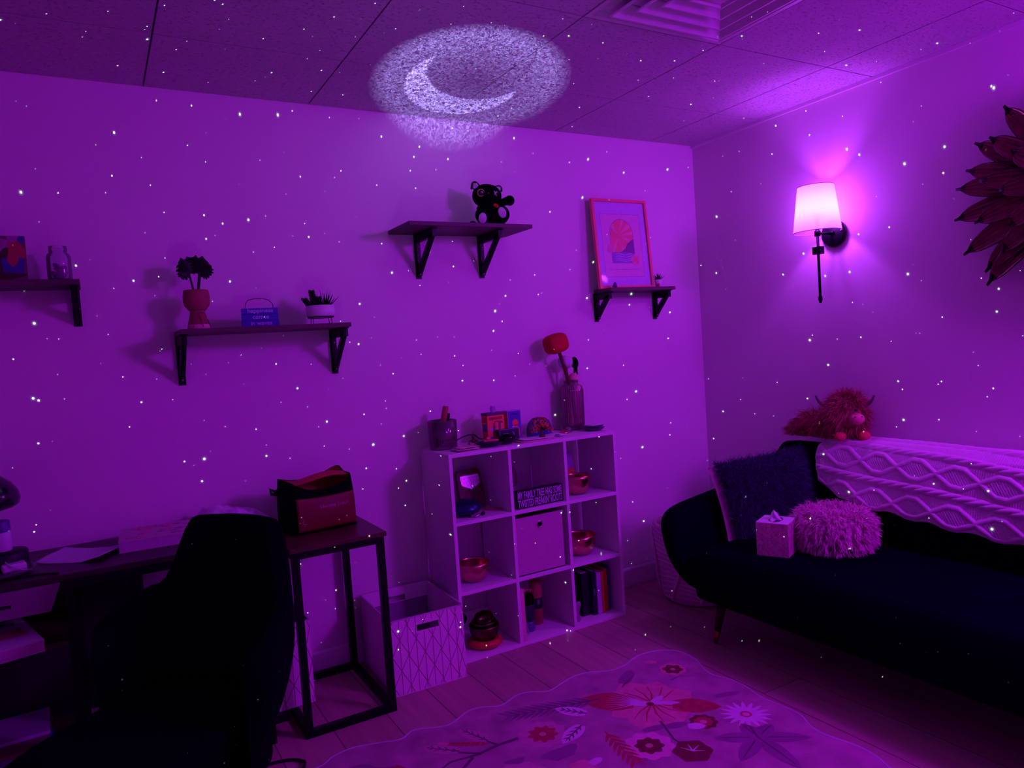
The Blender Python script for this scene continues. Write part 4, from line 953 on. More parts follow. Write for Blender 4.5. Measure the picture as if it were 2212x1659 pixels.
wire_toy()
cord = [(-1.635, -0.06, .012), (-1.60, -0.05, .020), (-1.57, -0.045, .030), (-1.53, -0.04, .036), (-1.50, -0.035, .032), (-1.475, -0.03, .012), (-1.44, -0.03, .003)]
tag(MB().tube([Vector(a).lerp(Vector(b), k / 4) for a, b in zip(cord, cord[1:]) for k in range(4)], .0026, 6).build('charging_cable', BLACKP, loc=(0, 0, ZT)), 'thin dark cord arching behind the wire figurine to the orange box', 'cord')
def game_box(nm, label, x0, x1, y0, h, d_, rz, art):
    w_ = x1 - x0; t = thing(nm, label, 'box', ((x0 + x1) / 2, y0 + d_ / 2, ZT), rz); art(t, w_, d_, h); return t
def art1(t, W, D, Hh):
    m = MB(); m.box(-W / 2, W / 2, -D / 2, D / 2, 0, Hh - .012, 0); m.box(-W / 2 - .001, W / 2 + .001, -D / 2 - .001, D / 2 + .001, Hh - .012, Hh, 1)
    y = -D / 2 - .0004
    def P(poly, mi, dy=0): m.poly([(x, y - dy, z) for x, z in poly], mi)
    P([(-W / 2 + .004, .004), (W / 2 - .003, .004), (W / 2 - .003, Hh - .016), (-W / 2 + .004, Hh - .016)], 2)
    P([(-.036, Hh - .034), (.036, Hh - .030), (.036, Hh - .018), (-.036, Hh - .020)], 3, .0002)
    P([(-.018, .03), (.022, .03), (.024, .075), (.012, .098), (-.006, .098), (-.016, .075)], 1, .0002)
    P(circ(.004, .080, .0105, 16, rz=.014), 2, .0004); P([(-.004, .07), (.012, .07), (.014, .05), (.026, .004), (-.018, .004), (-.006, .05)], 2, .0004)
    P([(.010, .004), (.040, .004), (.040, .048), (.018, .046)], 4, .0005); P([(-.036, .004), (-.012, .004), (-.02, .03), (-.034, .026)], 4, .0005); P(circ(.031, .078, .009, 12), 2, .0006); P(circ(.026, .084, .012, 12), 1, .0005)
    P(circ(-.026, .060, .008, 10), 5, .0005); P([(-.036, .03), (-.026, .045), (-.018, .028)], 2, .0006)
    for z in (Hh - .041, Hh - .049): P([(-.022, z), (.026, z + .003), (.026, z + .0055), (-.022, z + .002)], 3, .0003)
    xl = -W / 2 - .0004
    for z0, z1, mi in ((.010, .045, 3), (.050, .085, 4), (.09, Hh - .018, 3)): m.poly([(xl, -D / 2 + .006, z0), (xl, D / 2 - .006, z0), (xl, D / 2 - .006, z1), (xl, -D / 2 + .006, z1)], mi)
    m.build('carton', [ORANGEP, mat('plum_print', (.10, .02, .12), .6), mat('coral_print', (.86, .17, .10), .6), REDP, mat('violet_print', (.10, .05, .35), .6), mat('lilac_print', (.45, .25, .7), .6)], t)
    text('MYSTICAL', .0145, 'lettering', mat('dark_red_ink', (.22, .01, .02), .6), t, (0, -D / 2 - .0012, Hh - .026), sx=1.0)
game_box('card_deck_box', 'orange illustrated card box with a figure in a dark robe on the bookcase top', -1.492, -1.402, -0.150, 0.135, .05, RD(4), art1)
def art2(t, W, D, Hh):
    m = MB(); m.box(-W / 2, W / 2, -D / 2, D / 2, 0, Hh, 0); y = -D / 2 - .0004
    def P(poly, mi, dy=0): m.poly([(x, y - dy, z) for x, z in poly], mi)
    P([(-W / 2 + .003, .003), (W / 2 - .003, .003), (W / 2 - .003, Hh - .003), (-W / 2 + .003, Hh - .003)], 1)
    P(circ(0.004, .074, .0165, 24), 2, .0002); P([(-.012, .066), (.020, .066), (.017, .060), (-.009, .060)], 3, .0003)
    P([(-.018, .056), (-.006, .062), (.002, .056), (.016, .058), (.018, .052), (-.018, .050)], 4, .0004); P([(.012, .062), (.026, .045), (.028, .010), (.018, .010)], 2, .0005)
    for z in (Hh - .032, Hh - .038): P([(-.025, z), (.025, z), (.025, z + .002), (-.025, z + .002)], 5, .0002)
    xl = -W / 2 - .0004; m.poly([(xl, -D / 2 + .002, .003), (xl, D / 2 - .002, .003), (xl, D / 2 - .002, Hh - .003), (xl, -D / 2 + .002, Hh - .003)], 3)
    m.build('carton', [mat('lilac_card', (.45, .25, .70), .6), mat('indigo_print', (.09, .05, .42), .6), ORANGEP, REDP, mat('pale_print', (.7, .5, .8), .6), mat('dark_indigo', (.03, .02, .2), .6)], t)
    text('ANIMAL', .0135, 'lettering', mat('dark_indigo', (0, 0, 0)), t, (0, -D / 2 - .0010, Hh - .017), sx=.95)
game_box('card_deck_box', 'indigo ANIMAL card box with an orange sun, right of the orange box', -1.366, -1.292, -0.115, 0.132, .045, RD(3), art2)
def art3(t, W, D, Hh):
    m = MB(); m.box(-W / 2, W / 2, -D / 2, D / 2, 0, Hh, 0); y = -D / 2 - .0003
    for a, b, c, d in ((-W / 2, W / 2, Hh - .0014, Hh), (-W / 2, -W / 2 + .0014, 0, Hh)): m.poly([(a, y, c), (b, y, c), (b, y, d), (a, y, d)], 1)
    o_ = circ(.012, .031, .0150, 18, -1.25, 1.25); i_ = circ(.007, .031, .0165, 18, 1.05, -1.05); m.poly([(x, y, z) for x, z in o_ + i_], 1)
    m.build('carton', [mat('midnight_card', (.012, .008, .045), .45), mat('silver_lilac_ink', (.5, .35, .7), .4)], t)
    text('MOON', .0085, 'lettering', mat('silver_lilac_ink', (0, 0, 0)), t, (-.018, -D / 2 - .001, .038), sx=1.0)
game_box('card_deck_box', 'small midnight blue box with a crescent moon, in front of the indigo box', -1.452, -1.348, -0.185, 0.058, .032, RD(3), art3)
def crystal(nm, label, loc, sc_, m, seed, n=4):
    rr = random.Random(seed); t = thing(nm, label, 'crystal', loc)
    for k in range(n):
        a = rr.uniform(0, 6.28); h = rr.uniform(.6, 1.0); tilt = rr.uniform(.1, .55)
        MB().lathe([(0.22, 0.0), (0.26, .5 * h), (0.20, .82 * h), (0.0, 1.0 * h)], 6, smooth=False, T=T3((.18 * sc_ * cos(a) * (k > 0), .18 * sc_ * sin(a) * (k > 0), 0), (tilt * cos(a) * (k > 0), tilt * sin(a) * (k > 0), a), (sc_, sc_, sc_))).build('crystal_point', m, t)
    return t
crystal('crystal_cluster', 'violet crystal figure perched on the orange card box', (-1.447, -0.128, ZT + .1355), .032, mat('amethyst', (.42, .2, .62), .2, spec=.6), 3, 5)
crystal('crystal_cluster', 'dark violet crystal on the left end of the small shelf under the framed print', (-0.69, -0.115, S4Z + .0003), .032, mat('dark_amethyst', (.10, .05, .22), .25, spec=.6), 6, 4)
def dish_obj(nm, label, cat, loc, prof, m, n=36, ell=1.0):
    o = MB().lathe(prof, n, T=T3((0, 0, 0), (0, 0, 0), (1, ell, 1))).build(nm, m, loc=loc); return tag(o, label, cat)
dish_obj('shallow_dish', 'flat dark navy dish holding a red bar on the bookcase top', 'dish', (-1.530, -0.235, ZT), [(0, .002), (.030, .0), (.050, .006), (.066, .018), (.067, .020), (.062, .018), (.045, .010), (0, .007)], NAVYC, ell=.8)
tag(MB().box(-.034, .034, -.007, .007, 0, .008).build('incense_bar', mat('pinkred_bar', (.7, .12, .14), .6), loc=(-1.522, -0.235, ZT + .021), rot=(0, 0, RD(-12)), bevel=.0015), 'pinkish red bar lying across the flat navy dish', 'incense')
tag(MB().ell((0, 0, .006), (.009, .009, .006), 14, 8).build('pebble', PINKC, loc=(-1.535, -0.232, ZT + .0285)), 'small pale pebble on the red bar on the navy dish', 'pebble')
dish_obj('small_bowl', 'small round black bowl in front of the moon box', 'bowl', (-1.443, -0.235, ZT), [(0, 0), (.018, 0), (.022, .003), (.042, .018), (.047, .034), (.045, .035), (.038, .018), (.0, .006)], mat('black_glaze', (.006, .006, .014), .2))
tag(MB().ell((0, 0, .016), (.019, .019, .016), 18, 12).build('singing_cushion', BLACKF, loc=(-1.443, -0.235, ZT + .012)), 'black round ball sitting in the small black bowl', 'ball')
card('paper_sheet', 'pink sheet of paper lying at the front middle of the bookcase top', -1.30, -0.235, 0.19, 0.085, ZT, 0.06, PINKP)
card('paper_sheet', 'white sheet of paper with a curled left corner beside the black bowl', -1.25, -0.205, 0.24, 0.10, ZT + .0035, 0.02, PAPER, curl=.006)
def napkin():
    # fan-shaped holder covered in coloured beads
    t = thing('beaded_fan_holder', 'multicoloured beaded fan-shaped holder beside the glass vase', 'ornament', (-1.19, -0.105, ZT), RD(3))
    Wd, Hh = .135, .086; prof = [(-Wd / 2, 0), (Wd / 2, 0)] + [(Wd / 2 * cos(a) ** .8 if cos(a) > 0 else -Wd / 2 * abs(cos(a)) ** .8, Hh * .35 + Hh * .65 * sin(a)) for a in [pi * k / 16 for k in range(1, 16)]]
    prof = [(-Wd / 2, 0), (Wd / 2, 0), (Wd / 2 * .97, Hh * .45), (Wd / 2 * .80, Hh * .75), (Wd / 2 * .45, Hh * .95), (0, Hh), (-Wd / 2 * .45, Hh * .95), (-Wd / 2 * .80, Hh * .75), (-Wd / 2 * .97, Hh * .45)]
    MB().prism(prof, -.010, .010, 'xz').build('panel', mat('fan_dark', (.08, .03, .12), .5), t)
    rr = random.Random(2); cols = [REDP, ORANGEP, mat('bead_blue', (.05, .08, .55), .4), GOLDP, mat('bead_lilac', (.5, .35, .7), .4), mat('bead_black', (.02, .01, .03), .4)]
    m = MB()
    for i in range(22):
        for j in range(13):
            x = -Wd / 2 + Wd * (i + .5) / 22; z = Hh * (j + .5) / 13; lim = Hh * (1 - abs(x / (Wd / 2)) ** 2.6)
            if z < lim: m.ell((x, -.0112, z), (.0030, .0028, .0032), 6, 4, mi=rr.choice((0, 0, 1, 1, 2, 3, 4, 5)) if j > 2 else 2)
    m.build('beads', cols, t, kind='stuff')
napkin()
def bead_tree():
    t = thing('bead_tree', 'little wire tree with dark trunk and orange bead leaves', 'ornament', (-1.238, -0.205, ZT))
    MB().lathe([(0, 0), (.017, 0), (.012, .012), (.006, .028), (.004, .040), (0, .042)], 12).build('trunk', WOODD, t)
    rr = random.Random(9); m = MB(); b = MB()
    for k in range(34):
        a = rr.uniform(0, 2 * pi); e = rr.uniform(-.15, 1.35); L_ = rr.uniform(.038, .064); d = Vector((cos(a) * cos(e) * 1.1, sin(a) * cos(e) * .6, sin(e)))
        p0 = Vector((0, 0, .036)); p1 = p0 + d * L_ * .6 + Vector((0, 0, .004)); p2 = p0 + d * L_; m.tube([p0, p1, p2], .0009, 5)
        b.ell(p2, .0034, 7, 5); b.ell(p1 + Vector((.002, 0, .002)), .0028, 7, 5)
    m.build('wire_branches', DARKCOP, t, kind='stuff'); b.build('bead_leaves', mat('orange_beads', (.75, .22, .05), .35), t, kind='stuff')
bead_tree()
tag(MB().lathe([(0, 0), (.012, 0), (.012, .002), (0, .0025)], 18).build('coin', DARKCOP, loc=(-1.175, -0.235, ZT + .006)), 'small dark disc lying in front of the bead tree', 'disc')
def pink_dish():
    dish_obj('footed_dish', 'small copper-pink dish beside the foot of the glass vase', 'dish', (-1.085, -0.155, ZT), [(0, 0), (.026, 0), (.030, .002), (.020, .007), (.008, .011), (.006, .016), (0, .018)], COPPER)
    t = thing('glass_bell', 'tiny clear glass dome lying beside the copper-pink dish', 'glass', (-1.045, -0.135, ZT))
    MB().lathe([(.018, 0), (.0185, .004), (.017, .015), (.010, .024), (.002, .027), (0, .027)], 24, cap=False).build('dome', ROSEG, t); MB().ell((0, 0, .031), .004, 10, 6).build('knob', ROSEG, t)
pink_dish()
c2 = [(-1.13, -0.07, .004), (-1.115, -0.085, .012), (-1.09, -0.09, .014), (-1.06, -0.095, .006), (-1.04, -0.105, .004)]
tag(MB().tube([Vector(a).lerp(Vector(b), k / 3) for a, b in zip(c2, c2[1:]) for k in range(3)], .002, 6).build('charging_cable', BLACKP, loc=(0, 0, ZT)), 'short dark cord between the beaded fan and the vase', 'cord')
def vase():
    vx, vy = -0.972, -0.078
    t = thing('ribbed_glass_vase', 'tall ribbed rose glass vase holding mallets at the right of the bookcase top', 'vase', (vx, vy, ZT))
    MB().lathe([(0, 0), (.046, 0), (.053, .008), (.055, .03), (.057, .19), (.052, .212), (.036, .222), (.033, .226), (.034, .240), (.031, .240), (.031, .226), (.050, .208), (.0545, .19), (.0525, .03), (.048, .010), (0, .006)], 132, rib=.028, ribn=33).build('glass_wall', ROSEG, t)
    def mallet(label, pts, r, head, hm, mm):
        o = thing('gong_mallet', label, 'mallet', (vx, vy, ZT), group=None); MB().tube(pts, r, 12).build('handle', mm, o); head(o, hm); return o
    # red mallet
    def h1(o, hm): 
        MB().ell((0, 0, 0), (.058, .050, .047), 28, 16, T=T3((-.088, -.02, .428), (0, RD(-14), 0)), p=.62).build('head', hm, o)
    mallet('big red felt mallet standing in the ribbed glass vase', [(.016, -.004, .012), (.0, -.010, .12), (-.022, -.014, .235), (-.045, -.018, .31), (-.074, -.02, .392)], [.0085, .0085, .0095, .0095, .0085], h1, REDF, WOODD)
    def h2(o, hm):
        MB().ell((0, 0, 0), (.034, .034, .031), 24, 14, T=T3((-.018, .012, .335), (0, RD(8), 0)), p=.75).build('head', hm, o)
    mallet('white fluffy mallet behind the red one in the glass vase', [(-.020, .012, .012), (-.019, .012, .15), (-.012, .012, .305)], [.007, .0065, .006], h2, WHITEF, WOODR)
    def h3(o, hm):
        MB().ell((0, 0, 0), (.018, .02, .030), 20, 12, T=T3((.032, .004, .327), (0, RD(-6), 0))).build('head', hm, o); MB().tube([(.036, .004, .305), (.044, .004, .268)], [.010, .003], 10).build('tip', hm, o)
    mallet('black tufted mallet at the right in the glass vase', [(.018, .012, .012), (.010, .006, .15), (.020, .004, .235), (.030, .004, .30)], .005, h3, BLACKF, BLACKP)
    tag(MB().lathe([(0, 0), (.030, 0), (.031, .010), (.026, .014), (.026, .026), (.018, .040), (.010, .043), (.009, .040), (0, .040)], 24, T=T3((.020, .004, .2405), (0, 0, 0), (.85, .85, .85))).build('round_stopper', PINKC, loc=(vx, vy, ZT)), 'round pale pink stopper on the mouth of the glass vase', 'stopper')
vase()
dish_obj('saucer', 'lower dark violet saucer in the stack at the right end of the bookcase top', 'saucer', (-0.942, -0.200, ZT), [(0, 0), (.030, 0), (.045, .004), (.058, .012), (.056, .013), (.042, .007), (0, .004)], mat('dark_violet_glaze', (.05, .03, .13), .35), ell=.85)
dish_obj('saucer', 'upper dark violet saucer under the folded card', 'saucer', (-0.940, -0.196, ZT + .0135), [(0, 0), (.028, 0), (.043, .003), (.055, .009), (.053, .010), (.040, .005), (0, .003)], mat('dark_violet_glaze', (0, 0, 0)), ell=.85)
card('folded_card', 'pale folded card on the saucers at the right end', -0.935, -0.192, 0.085, 0.06, ZT + .024, .2, PAPER, 'card', .003)

# ------------------------------------------------------------------ inside the cubes
def cx_(c, f): return BX + BW / 3 * (c + f)
def bowl(label, x, y, z, R_, Hh, m, th=.003, group=None):
    prof = [(0, 0), (R_ * .38, 0)]
    for k in range(1, 13): u = k / 12; prof.append((R_ * (.38 + .62 * sin(u * pi / 2) ** .8), Hh * (1 - cos(u * pi / 2)) ** 1.0 * 1.0))
    inn = [(r - th, max(zz, th) + (.0 if i else 0)) for i, (r, zz) in enumerate(prof[2:])]
    prof = prof + [(R_ - th, Hh)] + [(max(r - th, 0.001), zz + th * .5) for r, zz in reversed(prof[2:-1])] + [(0, th)]
    return tag(MB().lathe(prof, 48).build('singing_bowl', m, loc=(x, y, z)), label, 'bowl')
bowl('deep copper singing bowl in the top right cube', -1.062, -0.205, Z2, .068, .088, COPPER)
bowl('copper singing bowl in the left cube of the middle row', -1.632, -0.195, Z1, .074, .082, COPPER)
bowl('wide copper singing bowl in the right cube of the middle row', -1.055, -0.185, Z1, .082, .092, COPPER)
def kalimba():
    t = thing('kalimba', 'dark wooden thumb piano with metal tines leaning in the top left cube', 'kalimba', (-1.562, -0.115, Z2 + .0), rot=(RD(-14), RD(-3), RD(-6)))
    m = MB(); P = [(-.052, 0), (.052, 0), (.060, .05), (.056, .165), (.045, .178), (-.045, .178), (-.056, .165), (-.060, .05)]; m.prism(P, 0, .030, 'xz'); m.prism(circ(0, .088, .013, 20), -.0006, .0003, 'xz', mi=1); m.build('body', [WOODD, BLACKP], t, bevel=.003)
    m = MB(); m.box(-.044, .044, -.006, -.0002, .142, .147); m.box(-.046, .046, -.005, -.0002, .130, .133); m.build('bridge', STEEL, t)
    for k in range(17):
        x = -.042 + .084 * k / 16; L_ = .040 + .022 * (1 - abs(k - 8) / 8); MB().add([(x - .0018, -.0050, .150), (x + .0018, -.0050, .150), (x + .0018, -.0068, .147 - L_), (x - .0018, -.0068, .147 - L_), (x - .0018, -.0042, .150), (x + .0018, -.0042, .150), (x + .0018, -.0060, .147 - L_), (x - .0018, -.0060, .147 - L_)], [(0, 1, 2, 3), (7, 6, 5, 4), (0, 3, 7, 4), (1, 5, 6, 2), (2, 6, 7, 3), (0, 4, 5, 1)]).build('tine', STEEL, t)
kalimba()
def drum():
    t = thing('tongue_drum', 'small dark blue steel tongue drum in the top left cube', 'drum', (-1.660, -0.215, Z2))
    m = MB(); m.lathe([(0, 0.004), (.03, .004), (.06, .016), (.073, .032), (.073, .036), (.058, .056), (.03, .068), (0, .070)], 40); m.build('shell', mat('blue_steel', (.012, .014, .10), .3, .6, spec=.6), t)
    for k in range(6):
        a = k * pi / 3; m = MB(); pts = []
        for q in range(11): b = pi * q / 10; pts.append((.040 * cos(a) + .012 * cos(a + b - pi / 2) * 1.2, .040 * sin(a) + .012 * sin(a + b - pi / 2) * 1.2, .0655))
        m.tube(pts, .0008, 5); m.build('tongue_slot', BLACKP, t)
    for k in range(3): a = 2 * pi * k / 3 + .5; MB().lathe([(0, 0), (.006, 0), (.006, .008), (0, .008)], 12, T=T3((.045 * cos(a), .045 * sin(a), 0))).build('foot', BLACKP, t)
drum()
def drumstick(label, p0, p1, ball, m):
    t = thing('drum_mallet', label, 'mallet', (0, 0, Z2)); MB().tube([p0, p1], [.004, .0035], 10).build('stick', m, t); MB().ell(ball, .0085, 16, 10).build('ball', BLACKP, t)
drumstick('short drum mallet with black ball beside the blue drum', (-1.650, -0.285, .0046), (-1.606, -0.268, .0085), (-1.600, -0.266, .009), STEEL)
drumstick('long reddish drum mallet lying across the top left cube', (-1.494, -0.245, .0046), (-1.575, -0.170, .0085), (-1.579, -0.166, .009), WOODR)
def dome():
    t = thing('glass_cloche', 'dim rose glass dome on a round base at the back of the top middle cube', 'glass dome', (-1.385, -0.10, Z2))
    MB().lathe([(0, 0), (.052, 0), (.052, .010), (.046, .014), (.030, .022), (.026, .06), (.048, .072), (0, .074)], 32).build('base', mat('dim_rose', (.35, .16, .22), .4), t)
    MB().lathe([(.050, .074), (.054, .09), (.052, .125), (.040, .155), (.018, .172), (.006, .176), (0, .176)], 36, cap=False).build('dome', ROSEG, t)
dome()
tag(MB().lathe([(0, 0), (.014, 0), (.022, .006), (.030, .02), (.026, .034), (.012, .042), (0, .043)], 20).build('stone_ornament', mat('dark_stone', (.10, .04, .06), .4), loc=(-1.450, -0.190, Z2)), 'small dark rounded stone behind the family tree sign', 'stone')
def sign():
    t = thing('box_sign', 'black box sign reading MY FAMILY TREE HAS SOME TWISTED FREAKIN ROOTS', 'sign', (-1.322, -0.272, Z2), RD(2))
    W, D, Hh = .246, .036, .078; MB().box(-W / 2, W / 2, -D / 2, D / 2, 0, Hh).build('block', mat('black_sign_wood', (.012, .006, .016), .6), t, bevel=.002)
    tm = mat('sign_white_ink', (.62, .50, .72), .7)
    for body, z, wd in (("MY FAMILY TREE HAS SOME", .057, .238), ("TWISTED FREAKIN' ROOTS", .0205, .238)):
        o = text(body, .046, 'lettering', tm, t, (0, -D / 2 - .0008, z), sx=1.0, bold=.0007); xs_ = [v.co.x for v in o.data.vertices]; o.scale = (wd / (max(xs_) - min(xs_)), 1, 1); o.location.x = -(max(xs_) + min(xs_)) / 2 * o.scale.x
sign()
def art_book():
    t = thing('picture_book', 'picture book with blue and red cover behind the copper bowl in the top right cube', 'book', (-1.075, -0.118, Z2), rot=(RD(-8), 0, RD(-2)))
    W, Hh = .135, .185; m = MB(); m.box(-W / 2, W / 2, 0, .012, 0, Hh); y = -.0004
    def P(poly, mi, dy=0): m.poly([(x, y - dy, z) for x, z in poly], mi)
    P([(-W / 2, .0), (W / 2, .0), (W / 2, Hh), (-W / 2, Hh)], 0); P([(-W / 2 + .004, .10), (.028, .10), (.012, Hh - .004), (-W / 2 + .004, Hh - .004)], 1, .0002)
    P(circ(-W / 2 + .012, .103, .035, 14, 0, pi / 2 + .3) + [(-W / 2 + .004, .103)], 2, .0004); P([(-W / 2, .07), (W / 2, .075), (W / 2, .105), (-W / 2, .10)], 3, .0005); P([(.0, Hh - .004), (.028, Hh - .004), (.02, Hh - .03)], 3, .0005); P([(-.035, .075), (-.01, .076), (-.01, .10), (-.035, .10)], 4, .0007)
    m.build('book_block', [mat('mauve_cover', (.25, .12, .35), .6), mat('blue_cover', (.06, .08, .62), .6), mat('cover_pink', (.6, .25, .5), .6), REDP, mat('lilac_print', (0, 0, 0))], t)
art_book()
def fabric_bin():
    t = thing('fabric_bin', 'mauve fabric bin with a round metal grommet in the middle cube', 'bin', (cx_(1, .475), -0.168, Z1 + .0004))
    W, D, Hh = .244, .262, .256; m = MB(); th = .005
    # front panel with a round hole
    n = 28; ring = circ(0, Hh - .042, .0125, n); outr = []
    for k in range(n):
        a = 2 * pi * k / n; c, s_ = cos(a), sin(a); f = min((W / 2) / abs(c) if abs(c) > 1e-6 else 9, ((.042 if s_ > 0 else Hh - .042)) / abs(s_) if abs(s_) > 1e-6 else 9); outr.append((c * f, Hh - .042 + s_ * f))
    for dy, flip in ((-D / 2, 0), (-D / 2 + th, 1)):
        vs = [(x, dy, z) for x, z in ring] + [(x, dy, z) for x, z in outr]; m.add(vs, [(k, (k + 1) % n, n + (k + 1) % n, n + k) for k in range(n)])
    cs = [(-W / 2, 0), (W / 2, 0), (W / 2, Hh), (-W / 2, Hh)]
    for c in cs:      # fill the corners of the radial fan
        near = sorted(range(n), key=lambda k: (outr[k][0] - c[0]) ** 2 + (outr[k][1] - c[1]) ** 2)[:2]
        for dy in (-D / 2, -D / 2 + th): m.poly([(c[0], dy, c[1]), (outr[near[0]][0], dy, outr[near[0]][1]), (outr[near[1]][0], dy, outr[near[1]][1])])
    m.box(-W / 2, -W / 2 + th, -D / 2 + th, D / 2, 0, Hh); m.box(W / 2 - th, W / 2, -D / 2 + th, D / 2, 0, Hh); m.box(-W / 2, W / 2, D / 2 - th, D / 2, 0, Hh); m.box(-W / 2, W / 2, -D / 2, D / 2, 0, .004)
    m.build('body', mat('mauve_canvas', (.52, .30, .42), .9, var=.05, bump=.3, bscale=500), t)
    MB().tube([(.0135 * cos(a), -D / 2 - .001, Hh - .042 + .0135 * sin(a)) for a in [2 * pi * k / 28 for k in range(28)]], .0028, 8, closed=True).build('grommet', STEEL, t)
fabric_bin()
# bottom row, left cube
def stack():
    x, y = -1.612, -0.222
    tag(MB().tube([(.058 * cos(a), .058 * sin(a), .017) for a in [2 * pi * k / 36 for k in range(36)]], .019, 14, closed=True, sq=.85).build('ring_cushion', mat('red_orange_silk', (.50, .05, .035), .45, var=.25, scale=30), loc=(x, y, Z0 + .0025)), 'red-orange silk ring cushion at the bottom of the bronze bowl stack', 'cushion')
    bowl('lower dark bronze singing bowl resting on the red ring cushion', x, y, Z0 + .028, .066, .066, DARKCOP)
    bowl('upper dark bronze singing bowl nested in the larger bronze bowl', x, y, Z0 + .060, .055, .050, DARKCOP)
    o = bowl('small dark bronze bowl tilted on top of the nested bronze bowls', x + .004, y, Z0 + .094, .042, .040, DARKCOP); o.rotation_euler = (RD(18), RD(-12), 0)
    t = thing('black_mallet', 'thick black mallet leaning in the dark bottom left cube', 'mallet', (-1.706, -0.20, Z0)); MB().tube([(0, 0, .0), (.004, .01, .11)], .010, 12).build('handle', BLACKP, t); MB().ell((.004, .012, .128), (.024, .024, .026), 16, 10).build('head', BLACKF, t)
    tag(MB().tube([(0, 0, .0), (.0, 0, .058)], .019, 18).build('small_jar', BLACKP, loc=(-1.688, -0.12, Z0)), 'small black jar at the back of the bottom left cube', 'jar')
stack()
# bottom row, middle cube
tag(MB().box(0, .020, -.235, 0, 0, .232).build('folder_book', mat('pink_folder', (.72, .28, .42), .6), loc=(cx_(1, 0) + .0100, -0.072, Z0), bevel=.001), 'tall pink folder standing at the left of the bottom middle cube', 'folder')
tag(MB().box(0, .004, -.20, 0, 0, .13).build('thin_booklet', mat('lilac_booklet', (.45, .22, .55), .6), loc=(cx_(1, 0) + .0335, -0.085, Z0)), 'thin lilac booklet beside the tall pink folder', 'booklet')
def cup():
    x, y = -1.378, -0.205
    t = thing('brush_cup', 'tapered dark violet cup on a glossy foot in the bottom middle cube', 'cup', (x, y, Z0))
    MB().lathe([(0, 0), (.030, 0), (.032, .006), (.030, .035), (.028, .045)], 32, cap=True).build('foot', mat('violet_gloss', (.06, .04, .20), .12, spec=.8), t)
    MB().lathe([(0, .0455), (.028, .0455), (.036, .11), (.037, .125), (.034, .125), (.026, .05), (0, .05)], 32).build('cup_body', mat('dark_violet_cup', (.02, .012, .05), .5), t)
    m = MB(); rr = random.Random(4); tag(MB().lathe([(0, .0), (.028, .0), (.032, .03), (.034, .055), (.026, .066), (0, .068)], 28, rib=.03, ribn=14).build('black_brush', BLACKF, loc=(x, y, Z0 + .10)), 'round black brush stuffed into the dark violet cup', 'brush')
    m = MB()
    for k in range(26): a = rr.uniform(0, 6.28); r = rr.uniform(0, .022); m.tube([(r * cos(a), r * sin(a), 0), (1.25 * r * cos(a), 1.25 * r * sin(a), .024)], .0011, 4)
    tag(m.build('copper_bristles', COPPER, loc=(x, y, Z0 + .166), kind='stuff'), 'copper coloured bristles on top of the black brush', 'bristles', kind='stuff')
    tag(MB().tube([(0, 0, 0), (-.022, .02, .12), (-.030, .024, .155)], [.0045, .006, .004], 8).build('paint_stick', mat('lilac_stick', (.4, .2, .5), .3), loc=(x - .028, y - .048, Z0 + .0045)), 'lilac stick leaning against the dark violet cup', 'stick')
cup()
def shaker():
    t = thing('rain_stick', 'reddish wooden cylinder with black band standing in the bottom middle cube', 'rain stick', (-1.300, -0.155, Z0))
    MB().lathe([(0, 0), (.030, 0), (.030, .198), (.026, .203), (0, .203)], 28).build('tube', WOODR, t); MB().lathe([(.0308, .075), (.0308, .125), (.0302, .125), (.0302, .075)], 28, cap=False).build('band', BLACKP, t)
    tag(MB().ell((0, 0, .033), (.014, .011, .033), 16, 12).build('pale_figurine', PINKC, loc=(-1.442, -0.26, Z0)), 'small pale pink figurine beside the tall pink folder', 'figurine')
shaker()
# bottom row, right cube: books
def bk(label, x, w_, d_, h, m, spine=None, lean=0, y0=-.045):
    t = thing('book', label, 'book', (x, y0, Z0), rot=(0, lean, 0)); b = MB(); b.box(0, w_, -d_, 0, 0, .0015, 0); b.box(0, .0015, -d_, 0, 0, h, 0); b.box(w_ - .0015, w_, -d_, 0, 0, h, 0); b.box(0, w_, -d_, -d_ + .0015, 0, h, 0)
    b.build('cover', m, t, bevel=.0004); MB().box(.0017, w_ - .0017, -d_ + .002, -.003, .0005, h - .004).build('pages', mat('book_pages', (.55, .45, .5), .9), t)
    if spine: text(spine, w_ * .42, 'spine_lettering', mat('spine_ink', (.4, .3, .55), .6), t, (w_ / 2, -d_ - .0006, h * .52), (pi / 2, pi / 2, 0))
    return t
L3 = cx_(2, 0) + .0085
bk('tall black book at the left end of the bottom right cube', L3 + .088, .046, .19, .205, mat('black_cover', (.006, .006, .018), .5))
bk('thick black book beside the white one with tiny spine lettering', L3 + .135, .022, .21, .212, mat('dark_navy_cover', (.012, .010, .04), .45), 'NOTES')
bk('lilac white book in the row of the bottom right cube', L3 + .158, .027, .215, .200, mat('lilac_cover', (.55, .35, .65), .6))
bk('thin orange-red book beside the lilac white book', L3 + .1855, .015, .215, .200, mat('orange_cover', (.72, .10, .04), .5))
bk('thin dark wine book between the orange-red and red books', L3 + .201, .010, .19, .198, mat('wine_cover', (.05, .01, .03), .5))
bk('wide red book near the right end of the bottom row', L3 + .2115, .021, .20, .205, mat('red_cover', (.60, .03, .02), .5))
bk('slim blue book at the right end of the bottom row', L3 + .233, .012, .20, .213, mat('blue_dark_cover', (.02, .02, .18), .5))
tag(MB().box(0, .08, -.16, 0, 0, .20).build('speaker_box', mat('matte_black_box', (.004, .004, .008), .7), loc=(L3 + .003, -0.045, Z0), bevel=.003), 'matte black box filling the left of the bottom right cube', 'box')
